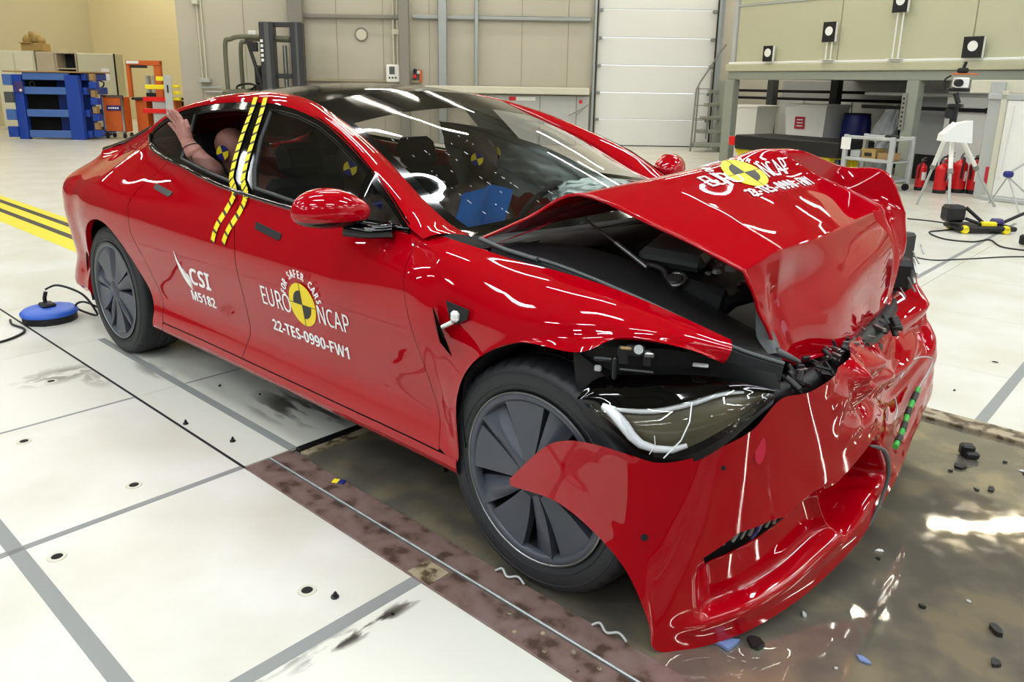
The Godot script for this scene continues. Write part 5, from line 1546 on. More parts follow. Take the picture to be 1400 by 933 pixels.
# ---------------------------------------------------------------- things on the far wall
func background_far() -> void:
	var g := Geo.new()
	var at_ := Transform3D(Basis(), Vector3(-3.74, 2.56, -19.79))
	lathe(g, [Vector2(0, 0.035), Vector2(0.125, 0.03), Vector2(0.13, 0.0)], 28, at_)
	var vent := thing("vent_cover", "round pale vent cover with a dark rim on the far wall", "vent", H)
	part("cover_disc", g, M.off_white, vent)
	var rg := Geo.new()
	tube(rg, ring3(Vector3(-3.74, 2.56, -19.77), 0.142, 28), 0.02, 6, false)
	part("cover_rim", rg, M.beam_grey, vent)
	var cp := thing("control_box", "white electrical control box with grey screen beside the steel column", "control box", H)
	hb(cp, "body", -3.13, -2.80, 1.46, 1.87, 19.55, 19.75, "white", 0.02)
	hb(cp, "screen", -3.05, -2.92, 1.64, 1.82, 19.535, 19.55, "grey_plastic", 0.004)
	for k in 3: hb(cp, "button", -3.07 + 0.075 * k, -3.03 + 0.075 * k, 1.54, 1.58, 19.53, 19.55, "black", 0.004)
	var cd := thing("wall_conduit", "pair of pale cable conduits running up to the roof above the control box", "conduit", H)
	for a in [-2.96, -2.86]:
		var t := Geo.new()
		tube(t, [Vector3(a, 1.87, -19.72), Vector3(a, 7.4, -19.72)], 0.028, 8)
		part("pipe", t, M.off_white, cd)
	hb(cd, "junction_box", -2.99, -2.78, 2.56, 2.68, 19.66, 19.78, "off_white", 0.01)
	var so := thing("socket_outlet", "cluster of red and grey industrial sockets right of the column", "socket", H)
	hb(so, "plate", -2.50, -2.30, 1.50, 1.76, 19.72, 19.79, "grey_plastic")
	for q in [[-2.45, 1.60, "bright_red"], [-2.36, 1.70, "off_white"], [-2.45, 1.74, "black"]]:
		var s := Geo.new()
		lathe(s, [Vector2(0, 0.08), Vector2(0.04, 0.08), Vector2(0.045, 0.0)], 14, Transform3D(Basis(), Vector3(q[0], q[1], -19.72)))
		part("socket_cap", s, M[q[2]], so)
	hb(so, "orange_strip", -2.34, -2.28, 1.46, 1.76, 19.68, 19.74, "orange")
	var c2 := thing("corner_conduit", "thin pipes and valve boxes low at the corner of the far wall", "pipework", H)
	for a in [-7.66, -7.56]:
		var t := Geo.new()
		tube(t, [Vector3(a, 1.4, -19.75), Vector3(a - 0.02, 7.4, -19.75)], 0.02, 6)
		part("pipe", t, M.off_white, c2)
	hb(c2, "top_box", -7.75, -7.6, 3.18, 3.3, 19.66, 19.785, "off_white")
	hb(c2, "valve_box", -7.72, -7.45, 1.38, 1.48, 19.62, 19.785, "light_grey")
	for q in [[1.26, -7.7, -7.2], [1.16, -7.6, -6.9]]:
		var t := Geo.new()
		tube(t, [Vector3(q[1], q[0], -19.68), Vector3(q[2], q[0], -19.68)], 0.025, 6)
		part("pipe", t, M.light_grey, c2)
	var nd := thing("pass_door", "low white service door leaf below the ledge, red sticker on it", "door leaf", H)
	hb(nd, "leaf", -0.9, 1.82, 0.0, 1.20, 19.70, 19.78, "light_grey", 0.01)
	for a in [1.50, 0.6]: hb(nd, "leaf_seam", a, a + 0.02, 0.0, 1.19, 19.69, 19.70, "beam_grey", 0.0)
	for k in 2:
		var t := Geo.new()
		tube(t, [Vector3(1.3 + 0.22 * k, 0.72 + 0.03 * k, -19.6), Vector3(1.78, 0.98 + 0.02 * k, -19.6)], 0.012, 6)
		part("brace", t, M.steel, nd)
	hb(nd, "red_sticker", -0.15, 0.02, 1.07, 1.16, 19.685, 19.70, "bright_red", 0.0)
	hb(nd, "red_sticker", 1.57, 1.65, 1.02, 1.10, 19.685, 19.70, "bright_red", 0.0)
	hb(nd, "pale_sticker", 0.02, 0.5, 1.07, 1.16, 19.685, 19.70, "white", 0.0)
	# steel stairs to the gallery
	var st := thing("gallery_stairs", "grey steel stairs with a curved handrail beside the big white door", "stairs", H)
	for k in 5:
		hb(st, "tread", 4.16 + 0.11 * k, 4.86, 0.12 + 0.30 * k, 0.20 + 0.30 * k, 18.3 + 0.16 * k, 18.62 + 0.16 * k, "mezz_grey")
	hb(st, "stringer", 4.80, 4.86, 0.0, 1.62, 18.3, 19.2, "mezz_grey")
	for q in [[[4.11, 0.0], [4.13, 0.7], [4.15, 1.40], [4.22, 1.56], [4.62, 2.22], [4.75, 2.40]], [[4.45, 0.3], [4.47, 1.1], [4.48, 1.80]], [[4.19, 0.1], [4.20, 1.45]]]:
		var ps := []
		for p in q: ps.append(Vector3(p[0], p[1], -18.45))
		var t := Geo.new()
		tube(t, ps, 0.02, 8)
		part("handrail", t, M.beam_grey, st)
	for y in [0.75, 1.05, 1.42]:
		var t := Geo.new()
		tube(t, [Vector3(4.14, y, -18.45), Vector3(4.47, y, -18.45)], 0.012, 6)
		part("guard_bar", t, M.beam_grey, st)

# ---------------------------------------------------------------- gallery on the right
func zb(par: Node, called: String, s0: float, s1: float, y0: float, y1: float, o0: float, o1: float, m: String, bev := 0.01) -> MeshInstance3D:
	return part(called, bx(Vector3((s0 + s1) / 2, (y0 + y1) / 2, (o0 + o1) / 2), Vector3(absf(s1 - s0), absf(y1 - y0), absf(o1 - o0)), bev), M[m], par)

func mezzanine() -> void:
	var mz := Node3D.new()
	mz.name = "trim_gallery"
	mz.transform = Z
	add_child(mz)
	kind(mz)
	zb(mz, "deck", -0.05, 12.0, 1.64, 1.86, -4.2, -0.1, "under_grey")
	zb(mz, "upper_beam", -0.06, 12.0, 1.765, 1.90, -0.12, 0.06, "mezz_green", 0.012)
	zb(mz, "lower_beam", -0.02, 12.0, 1.615, 1.765, -0.10, 0.02, "mezz_grey", 0.008)
	zb(mz, "sill_strip", 0.0, 12.0, 1.90, 1.94, -0.05, 0.05, "white", 0.006)
	for q in [[0.12, 2.35], [2.37, 4.60], [4.62, 6.85], [6.87, 9.1]]:
		zb(mz, "wall_panel", q[0], q[1], 1.94, 2.95, -0.06, -0.02, "mezz_green", 0.003)
		zb(mz, "wall_panel", q[0], q[1], 2.99, 4.6, -0.06, -0.02, "mezz_green", 0.003)
	zb(mz, "panel_rail", 0.08, 9.1, 2.955, 2.985, -0.05, 0.0, "light_grey", 0.004)
	zb(mz, "end_post", 0.02, 0.10, 1.9, 4.6, -0.06, 0.02, "light_grey", 0.006)
	for q in [[-0.04, 0.18, -0.12, 0.06], [3.73, 3.93, -0.12, 0.06], [9.2, 9.4, -0.12, 0.06]]: zb(mz, "gallery_post", q[0], q[1], 0.0, 1.615, q[2], q[3], "mezz_grey")
	for q in [-1.08, 0.55, 2.6]: zb(mz, "inner_post", q, q + 0.18, 0.0, 1.64, -2.6, -2.42, "post_dark")
	zb(mz, "post_plate", 3.70, 3.78, 0.85, 1.42, 0.06, 0.085, "beam_grey", 0.004)
	for k in 7: zb(mz, "plate_hole", 3.725, 3.755, 0.90 + 0.07 * k, 0.93 + 0.07 * k, 0.085, 0.087, "under_dark", 0.0)
	zb(mz, "rear_wall", -5.0, 6.0, 0.0, 1.64, -4.2, -4.1, "under_grey")
	for k in 6: zb(mz, "rear_panel", -3.9 + 1.3 * k, -2.64 + 1.3 * k, 0.05, 1.25, -4.1, -4.07, "light_grey", 0.006)
	zb(mz, "grey_board", 3.3, 4.05, 0.42, 1.62, -0.95, -0.88, "under_grey", 0.006)
	zb(mz, "skirting", 3.2, 4.05, 0.0, 0.42, -1.0, -0.9, "under_dark", 0.006)
	zb(mz, "white_wall", 4.05, 5.0, 0.0, 1.62, -0.7, -0.6, "white", 0.004)
	for q in [[1.40, -2.6, 2.3, -2.7], [1.24, -2.6, 2.3, -2.65], [1.18, 2.6, 4.9, -0.55], [1.40, 2.6, 5.6, -0.60]]:
		var t := Geo.new()
		tube(t, [Vector3(q[1], q[0], q[3]), Vector3(q[2], q[0], q[3])], 0.03, 8)
		part("pipe", t, M.under_dark if q[0] < 1.3 or q[1] < 0 else M.light_grey, mz)
	var dp := Geo.new()
	tube(dp, curve([Vector3(4.7, 1.18, -0.55), Vector3(4.95, 1.18, -0.5), Vector3(5.02, 1.10, -0.45), Vector3(5.05, 0.5, -0.4), Vector3(5.08, 0.0, -0.4)], 4), 0.045, 8)
	part("down_pipe", dp, M.under_dark, mz)
	# measuring boards with a white disc
	for q in [[0.89, 1.10, 1.94, 2.21, 0, "lowest on the left end of the gallery sill"], [2.13, 2.37, 2.24, 2.56, 1, "second from the left, on two short white stems"], [3.36, 3.60, 2.64, 2.96, 1, "on the tallest pair of white stems"], [4.56, 4.84, 1.94, 2.23, 0, "on the sill above the tripod camera"]]:
		var t := thing("target_board", "black target board with white disc, " + q[5], "target", Z, "target boards along the gallery")
		zb(t, "box", q[0], q[1], q[2], q[3], 0.055, 0.12, "white", 0.004)
		zb(t, "face_plate", q[0] - 0.004, q[1] + 0.004, q[2] - 0.004, q[3] + 0.004, 0.12, 0.128, "black", 0.002)
		var d := Geo.new()
		lathe(d, [Vector2(0, 0.004), Vector2(0.072, 0.004), Vector2(0.074, 0.0)], 28, Transform3D(Basis(), Vector3((q[0] + q[1]) / 2, (q[2] + q[3]) / 2 + 0.015, 0.128)))
		part("white_disc", d, M.white, t)
		if q[4]:
			for k in [0.35, 0.75]:
				var s := Geo.new()
				var x: float = lerpf(q[0], q[1], k)
				tube(s, [Vector3(x, 1.94, 0.09), Vector3(x, q[2], 0.09)], 0.012, 8)
				part("stem", s, M.white, t)
			zb(t, "stem_foot", q[0], q[1], 1.94, 1.95, 0.03, 0.14, "white", 0.003)
	# store under the gallery
	for q in [[0.80, -1.75, 0.45, 1.14, "large white plastic bin under the gallery with a red label"], [-0.65, -1.5, 0.38, 1.08, "white plastic bin behind the end post of the gallery"]]:
		var b := thing("storage_bin", q[4], "bin", Z)
		var g := Geo.new()
		var xf := Transform3D(Basis(Vector3.UP, 0.12), Vector3(q[0], 0.0, q[1]))
		for e in 4:
			var bs := xf * Transform3D(Basis(Vector3.UP, e * PI / 2), Vector3.ZERO)
			var w: float = q[2]
			g.flat([bs * Vector3(-w * 0.8, 0.02, w * 0.8), bs * Vector3(w * 0.8, 0.02, w * 0.8), bs * Vector3(w, q[3], w), bs * Vector3(-w, q[3], w)], bs.basis * Vector3(0, 0, 1))
			g.flat([bs * Vector3(-w * 0.78, 0.02, w * 0.78), bs * Vector3(w * 0.78, 0.02, w * 0.78), bs * Vector3(w * 0.96, q[3], w * 0.96), bs * Vector3(-w * 0.96, q[3], w * 0.96)], bs.basis * Vector3(0, 0, -1))
		box(g, xf * Vector3(0, 0.03, 0), Vector3(q[2], 0.03, q[2]) * 1.5, 0.0, xf.basis)
		part("bin_shell", g, M.white, b)
		var rim := Geo.new()
		for e in 4:
			var bs := xf.basis * Basis(Vector3.UP, e * PI / 2)
			box(rim, xf * Vector3(0, q[3], 0) + bs * Vector3(0, 0, q[2]), Vector3(q[2] * 2.12, 0.05, 0.06), 0.01, bs)
		part("bin_rim", rim, M.white, b)
		if q[0] > 0.0:
			var lb := Geo.new()
			box(lb, xf * Vector3(-0.10, 0.80, 0.428), Vector3(0.22, 0.24, 0.012), 0.0, xf.basis)
			part("red_label", lb, M.label_red, b)
			var lt := Geo.new()
			for k in 3: box(lt, xf * Vector3(-0.10, 0.86 - 0.06 * k, 0.436), Vector3(0.13, 0.02, 0.004), 0.0, xf.basis)
			part("label_lines", lt, M.white, b)
	for q in [[1.55, -2.0, 0.27, 1.0, "blue plastic drum under the gallery, nearest the wrapped object"], [2.05, -2.4, 0.2, 0.82, "smaller blue drum half hidden behind the larger one"]]:
		var b := thing("plastic_drum", q[4], "drum", Z)
		var g := Geo.new()
		var r: float = q[2]
		var h: float = q[3]
		lathe(g, [Vector2(0, h - 0.03), Vector2(r * 0.80, h - 0.03), Vector2(r * 0.82, h), Vector2(r * 0.9, h - 0.01), Vector2(r, h * 0.82), Vector2(r * 1.02, h * 0.5), Vector2(r, h * 0.16), Vector2(r * 0.9, 0.02), Vector2(r * 0.8, 0.0)], 28, look(Vector3(q[0], 0, q[1]), Vector3.UP, Vector3.RIGHT), true)
		part("drum_shell", g, M.blue_drum, b)
		var l := Geo.new()
		tube(l, ring3(Vector3(q[0], h - 0.005, q[1]), r * 0.86, 28, Basis(Vector3.RIGHT, PI / 2)), 0.02, 6, false)
		part("clamp_ring", l, M.black, b)
	var pw := Geo.new()
	var n1 := noise(1.3, 5, 3)
	surf(pw, func(u: float, v: float) -> Vector3:
		var s := lerpf(1.0, 0.28, pow(maxf(v, 0.0), 1.2)) * (1.0 if v < 0.97 else 0.6)
		var w := 1.0 + 0.35 * n1.get_noise_2d(u * 1.4, v * 2.5)
		return Vector3(2.55 + 0.28 * v + cos(u) * 0.34 * s * w, 0.02 + v * 1.2, -1.15 + sin(u) * 0.30 * s * w), rect(-PI, 0, PI, 1), 0.2, 0.06, -1.0)
	single("wrapped_object", pw, M.film, "tall object wrapped in clear plastic film beside the blue drum", "wrapped object", Z)
	var core := Geo.new()
	tube(core, [Vector3(2.55, 0.0, -1.15), Vector3(2.78, 0.9, -1.15)], [0.16, 0.08], 10)
	single("wrapped_post", core, M.light_grey, "grey post inside the clear plastic film", "post", Z)
	var bk := thing("black_platform", "long flat black platform lying under the gallery behind the bonnet", "platform", Z)
	zb(bk, "platform_body", 0.9, 3.1, 0.36, 0.62, -0.3, 0.7, "black", 0.02)
	zb(bk, "red_end", 0.76, 0.9, 0.42, 0.58, 0.4, 0.7, "bright_red", 0.01)
	var yp := thing("yellow_trestle", "pale yellow wooden trestle carrying the black platform", "trestle", Z)
	zb(yp, "trestle_bar", 0.85, 2.9, 0.28, 0.36, 0.45, 0.6, "bright_yellow")
	zb(yp, "trestle_bar", 0.85, 2.9, 0.28, 0.36, -0.2, 0.0, "bright_yellow")
	for s in [0.9, 2.8]: zb(yp, "leg", s, s + 0.1, 0.0, 0.28, 0.45, 0.6, "bright_yellow")
	for s in [0.9, 2.8]: zb(yp, "leg", s, s + 0.1, 0.0, 0.28, -0.2, 0.0, "bright_yellow")
	# steel service cart with cartons
	var ca := thing("service_cart", "pale steel two-shelf cart loaded with cartons near the extinguishers", "cart", Z)
	for s in [3.60, 4.36]:
		for o in [0.75, 1.25]: zb(ca, "cart_post", s, s + 0.07, 0.10, 0.80, o, o + 0.06, "light_grey")
	for y in [0.74, 0.42, 0.14]:
		for o in [0.76, 1.26]: zb(ca, "cart_rail", 3.60, 4.43, y, y + 0.05, o, o + 0.04, "light_grey")
		zb(ca, "cart_shelf", 3.63, 4.40, y, y + 0.02, 0.78, 1.28, "light_grey", 0.004)
	zb(ca, "paper_sheet", 3.58, 3.74, 0.58, 0.76, 1.315, 1.32, "white", 0.0)
	for s in [3.63, 4.39]:
		for o in [0.8, 1.28]:
			var g := Geo.new()
			lathe(g, [Vector2(0, 0.02), Vector2(0.05, 0.02), Vector2(0.05, -0.02), Vector2(0, -0.02)], 12, Transform3D(Basis(), Vector3(s, 0.05, o)))
			part("castor", g, M.black, ca)
	var lx := single("hand_tool", bx(Vector3(4.2, 0.79, 1.0), Vector3(0.22, 0.05, 0.06), 0.015), M.black, "black tool lying on the top shelf of the service cart", "tool", Z)
	for q in [[3.70, 3.86, 0.446, 0.57, "light_grey", "grey parts tray on the cart shelf, left of the yellow carton"], [3.89, 4.12, 0.446, 0.60, "cardboard", "yellow-brown carton with a dark label on the cart shelf"], [4.15, 4.34, 0.446, 0.56, "wood", "flat brown carton at the right end of the cart shelf"]]:
		var b := thing("carton", q[5], "box", Z)
		zb(b, "carton_body", q[0], q[1], q[2], q[3], 0.95, 1.24, q[4], 0.006)
		if q[4] == "cardboard":
			zb(b, "carton_label", q[0] + 0.05, q[1] - 0.06, q[2] + 0.05, q[3] - 0.05, 1.24, 1.243, "black", 0.0)
			zb(b, "carton_lid", q[0] - 0.01, q[1] + 0.01, q[3] - 0.02, q[3] + 0.005, 0.94, 1.25, "cardboard", 0.003)

func extinguisher() -> Node3D:
	var e := thing("fire_extinguisher", "red fire extinguisher", "extinguisher")
	var b := Geo.new()
	lathe(b, [Vector2(0, 0.0), Vector2(0.085, 0.0), Vector2(0.090, 0.015), Vector2(0.090, 0.36), Vector2(0.082, 0.395), Vector2(0.055, 0.425), Vector2(0.025, 0.44), Vector2(0.022, 0.46)], 24, look(Vector3.ZERO, Vector3.UP, Vector3.RIGHT), true)
	part("cylinder", b, M.ext_red, e)
	var k := Geo.new()
	lathe(k, [Vector2(0.092, 0.0), Vector2(0.093, 0.05), Vector2(0.090, 0.055)], 24, look(Vector3.ZERO, Vector3.UP, Vector3.RIGHT))
	part("foot_ring", k, M.black, e)
	var v := Geo.new()
	box(v, Vector3(0, 0.475, 0), Vector3(0.04, 0.04, 0.04), 0.006)
	box(v, Vector3(0.02, 0.515, 0), Vector3(0.12, 0.014, 0.025), 0.004, Basis(Vector3(0, 0, 1), 0.3))
	box(v, Vector3(0.02, 0.485, 0), Vector3(0.11, 0.012, 0.025), 0.004)
	part("valve", v, M.steel, e)
	var h := Geo.new()
	tube(h, curve([Vector3(0.0, 0.47, 0.02), Vector3(-0.07, 0.47, 0.05), Vector3(-0.105, 0.38, 0.05), Vector3(-0.10, 0.2, 0.04)], 4), 0.012, 6)
	part("hose", h, M.black, e)
	var l := Geo.new()
	surf(l, func(a: float, y: float) -> Vector3: return Vector3(sin(a) * 0.0912, y, cos(a) * 0.0912), rect(-0.7, 0.17, 0.7, 0.30), 0.2, 0.2, 1.0)
	part("label_sheet", l, M.white, e)
	return e

func right_side() -> void:
	var e0 := extinguisher()
	var place := [[-0.616, -10.43, 0.92, 0.4, "slim fire extinguisher standing apart at the left end of the row", "white"], [-0.30, -10.28, 0.96, 1.4, "extinguisher second in the row, behind the tripod leg", ""], [-0.36, -10.80, 1.05, -0.3, "extinguisher with a yellow collar at the back of the row", "yellow"], [-0.13, -10.58, 1.08, 0.9, "stout fire extinguisher between the two tripod legs", ""], [0.07, -10.62, 1.10, 0.1, "large fire extinguisher at the right end, pale label facing out", "white"]]
	for k in place.size():
		var q: Array = place[k]
		var xf := Transform3D(Basis(Vector3.UP, 0.7 + q[3]).scaled(Vector3(q[2] * (0.85 if k == 0 else 1.0), q[2], q[2] * (0.85 if k == 0 else 1.0))), Vector3(q[0], 0, q[1]))
		var e: Node3D = e0 if k == 0 else copy(e0, "", xf)
		e.transform = xf
		tag(e, "red " + q[4], "extinguisher", "fire extinguishers by the white wall")
	# far right: white doors in a grey frame
	var dr := Node3D.new()
	dr.name = "door_2"
	dr.transform = Z
	add_child(dr)
	kind(dr)
	zb(dr, "jamb", 5.30, 5.48, 0.0, 1.60, 0.45, 0.62, "light_grey")
	zb(dr, "door_edge", 5.48, 5.56, 0.0, 1.48, 0.55, 0.66, "off_white")
	zb(dr, "door_leaf", 5.56, 7.4, 0.06, 1.36, 0.58, 0.64, "white", 0.01)
	zb(dr, "head_rail", 5.30, 7.6, 1.36, 1.44, 0.5, 0.66, "light_grey")
	zb(dr, "head_panel", 5.0, 7.6, 1.44, 1.62, 0.45, 0.58, "off_white")
	zb(dr, "threshold", 5.45, 7.6, 0.0, 0.06, 0.5, 0.72, "light_grey")
	zb(dr, "red_plate", 5.42, 5.50, 0.22, 0.45, 0.625, 0.63, "label_red", 0.0)
	var dh := Geo.new()
	tube(dh, curve([Vector3(5.66, 1.28, 0.66), Vector3(5.64, 0.9, 0.66), Vector3(5.62, 0.3, 0.66)], 4), 0.012, 6)
	part("door_bar", dh, M.white, dr)
	# camera on a tall tripod
	var tp := thing("tripod", "tall white tripod with spread legs carrying a camera and foam box", "tripod")
	var apex := Vector3(0.215, 1.12, -8.31)
	for q in [Vector3(-0.161, 0.0, -8.724), Vector3(0.471, 0.0, -7.713), Vector3(0.62, 0.0, -9.35)]:
		var g := Geo.new()
		var m: Vector3 = apex.lerp(q, 0.52)
		tube(g, [apex, m], 0.026, 8)
		part("leg", g, M.white, tp)
		var g2 := Geo.new()
		tube(g2, [m, q], 0.016, 8)
		part("leg_tube", g2, M.light_grey, tp)
		var g3 := Geo.new()
		tube(g3, [m.lerp(apex, 0.03), m.lerp(q, 0.06)], 0.032, 8)
		part("leg_clamp", g3, M.beam_grey, tp)
	var ft := Geo.new()
	tube(ft, [apex - Vector3(0, 0.05, 0), apex + Vector3(0, 0.16, 0)], 0.04, 10)
	part("centre_column", ft, M.black, tp)
	var hd := Geo.new()
	box(hd, apex + Vector3(0, 0.17, 0), Vector3(0.16, 0.05, 0.14), 0.015)
	box(hd, apex + Vector3(-0.04, 0.08, 0.03), Vector3(0.10, 0.12, 0.08), 0.02)
	tube(hd, [apex + Vector3(0.03, 0.2, 0), apex + Vector3(-0.02, 0.32, 0)], 0.03, 8)
	part("tilt_head", hd, M.black, tp)
	var cm := thing("camera", "white and black measuring camera on top of the tripod, orange plate above", "camera")
	var fr := look(apex + Vector3(0.0, 0.445, 0.0), Vector3(0.45, -0.05, 0.75))
	var cb := Geo.new()
	box(cb, fr * Vector3(0.02, 0.0, 0), Vector3(0.15, 0.12, 0.14), 0.012, fr.basis)
	part("camera_body", cb, M.white, cm)
	var ln := Geo.new()
	lathe(ln, [Vector2(0, 0.13), Vector2(0.035, 0.13), Vector2(0.045, 0.12), Vector2(0.045, 0.05)], 20, fr * Transform3D(Basis(), Vector3(-0.03, 0, 0)))
	box(ln, fr * Vector3(0, -0.085, 0), Vector3(0.24, 0.04, 0.1), 0.01, fr.basis)
	part("camera_lens", ln, M.black, cm)
	var pl := Geo.new()
	box(pl, fr * Vector3(0.05, 0.10, 0), Vector3(0.28, 0.014, 0.09), 0.003, fr.basis)
	part("orange_plate", pl, M.orange, cm)
	var tpv := Geo.new()
	box(tpv, fr * Vector3(0.02, 0.14, 0), Vector3(0.12, 0.06, 0.06), 0.015, fr.basis)
	tube(tpv, [fr * Vector3(0.02, 0.15, 0), fr * Vector3(0.04, 0.24, 0)], 0.02, 8)
	tube(tpv, curve([fr * Vector3(-0.1, 0.08, 0), fr * Vector3(-0.16, 0.03, 0), fr * Vector3(-0.14, -0.08, 0)], 4), 0.012, 6)
	part("microphone", tpv, M.black, cm)
	var fo := look(Vector3(0.40, 1.0, -7.98), Vector3(0.67, 0, 0.74))
	var fg := Geo.new()
	slab(fg, PackedVector2Array([Vector2(-0.20, -0.11), Vector2(-0.19, -0.03), Vector2(-0.06, 0.09), Vector2(0.12, 0.13), Vector2(0.15, -0.13)]), 0.14, fo)
	single("foam_block", fg, M.white, "white foam block hung between the tripod legs", "foam block")
	# low light stand beside it
	var ls := thing("light_stand", "small folding stand with thin splayed legs left of the white doors", "stand")
	var top := Vector3(0.745, 0.42, -9.15)
	for q in [Vector3(0.488, 0, -9.656), Vector3(0.994, 0, -8.85), Vector3(1.15, 0, -9.5)]:
		var g := Geo.new()
		tube(g, [top, q], 0.010, 6)
		part("leg", g, M.light_grey, ls)
	var kn := Geo.new()
	box(kn, top + Vector3(0, 0.03, 0), Vector3(0.10, 0.08, 0.10), 0.02, Basis(Vector3.UP, 0.7))
	part("knuckle", kn, M.blue_mark, ls)
	var bm := Geo.new()
	tube(bm, [top + Vector3(0, 0.04, 0), top + Vector3(0.75, 0.75, -0.55)], 0.014, 6)
	part("boom", bm, M.light_grey, ls)
	# wheeled camera dolly on the floor
	var dl := thing("camera_dolly", "low black wheeled dolly with yellow feet and a long black arm", "dolly")
	var df := Transform3D(Basis(Vector3.UP, 0.75), Vector3(0.94, 0.0, -7.05))
	var dg := Geo.new()
	box(dg, df * Vector3(0, 0.055, 0), Vector3(0.62, 0.05, 0.34), 0.015, df.basis)
	part("base_plate", dg, M.black, dl)
	for q in [[-0.24, 0.14], [0.2, 0.14], [-0.24, -0.14], [0.24, -0.14]]:
		var g := Geo.new()
		lathe(g, [Vector2(0, 0.03), Vector2(0.035, 0.03), Vector2(0.045, 0.015), Vector2(0.045, -0.015), Vector2(0, -0.03)], 14, df * Transform3D(Basis(), Vector3(q[0], 0.045, q[1])))
		part("yellow_foot", g, M.bright_yellow, dl)
	var mg := Geo.new()
	box(mg, df * Vector3(-0.28, 0.19, -0.05), Vector3(0.20, 0.18, 0.18), 0.03, df.basis)
	tube(mg, [df * Vector3(-0.18, 0.26, 0), df * Vector3(0.02, 0.09, 0.05)], 0.02, 6)
	tube(mg, [df * Vector3(-0.20, 0.15, 0.06), df * Vector3(0.0, 0.08, 0.1)], 0.02, 6)
	part("motor_block", mg, M.black, dl)
	var sl := Geo.new()
	box(sl, df * Vector3(0.03, 0.10, 0.10), Vector3(0.16, 0.05, 0.06), 0.01, df.basis)
	part("yellow_block", sl, M.bright_yellow, dl)
	var cs := Geo.new()
	box(cs, df * Vector3(0.18, 0.11, 0.0), Vector3(0.12, 0.07, 0.10), 0.02, df.basis)
	part("violet_block", cs, M.violet, dl)
	var ar := Geo.new()
	tube(ar, [df * Vector3(0.22, 0.09, 0.0), Vector3(1.50, 0.36, -7.45), Vector3(1.95, 0.62, -7.7)], 0.018, 8)
	part("arm", ar, M.black, dl)
	var sm := Geo.new()
	box(sm, Vector3(1.46, 0.06, -6.5), Vector3(0.10, 0.10, 0.06), 0.015)
	lathe(sm, [Vector2(0, 0.03), Vector2(0.05, 0.03), Vector2(0.05, -0.03), Vector2(0, -0.03)], 14, Transform3D(Basis(Vector3.UP, 0.6), Vector3(1.52, 0.05, -6.42)))
	single("caster_clamp", sm, M.black, "small black clamp on the floor at the right edge of the picture", "clamp")
	var c1 := Geo.new()
	tube(c1, curve([Vector3(0.13, 0.008, -7.34), Vector3(0.45, 0.008, -7.36), Vector3(0.75, 0.008, -7.2), Vector3(0.66, 0.008, -6.8), Vector3(0.58, 0.008, -6.55), Vector3(0.80, 0.008, -6.25), Vector3(1.05, 0.008, -6.30), Vector3(1.15, 0.008, -6.55), Vector3(1.35, 0.008, -6.2), Vector3(1.75, 0.008, -6.25)], 6), 0.008, 6)
	single("floor_cable", c1, M.cable, "thin dark cable curling round the camera dolly", "cable")
	var c2 := Geo.new()
	tube(c2, curve([Vector3(0.75, 0.006, -5.15), Vector3(1.0, 0.006, -5.05), Vector3(1.22, 0.006, -5.34), Vector3(1.57, 0.006, -5.85), Vector3(2.1, 0.006, -6.1)], 6), 0.006, 6)
	single("floor_cable", c2, M.cable, "thin grey cable trailing right from behind the crushed front corner", "cable")

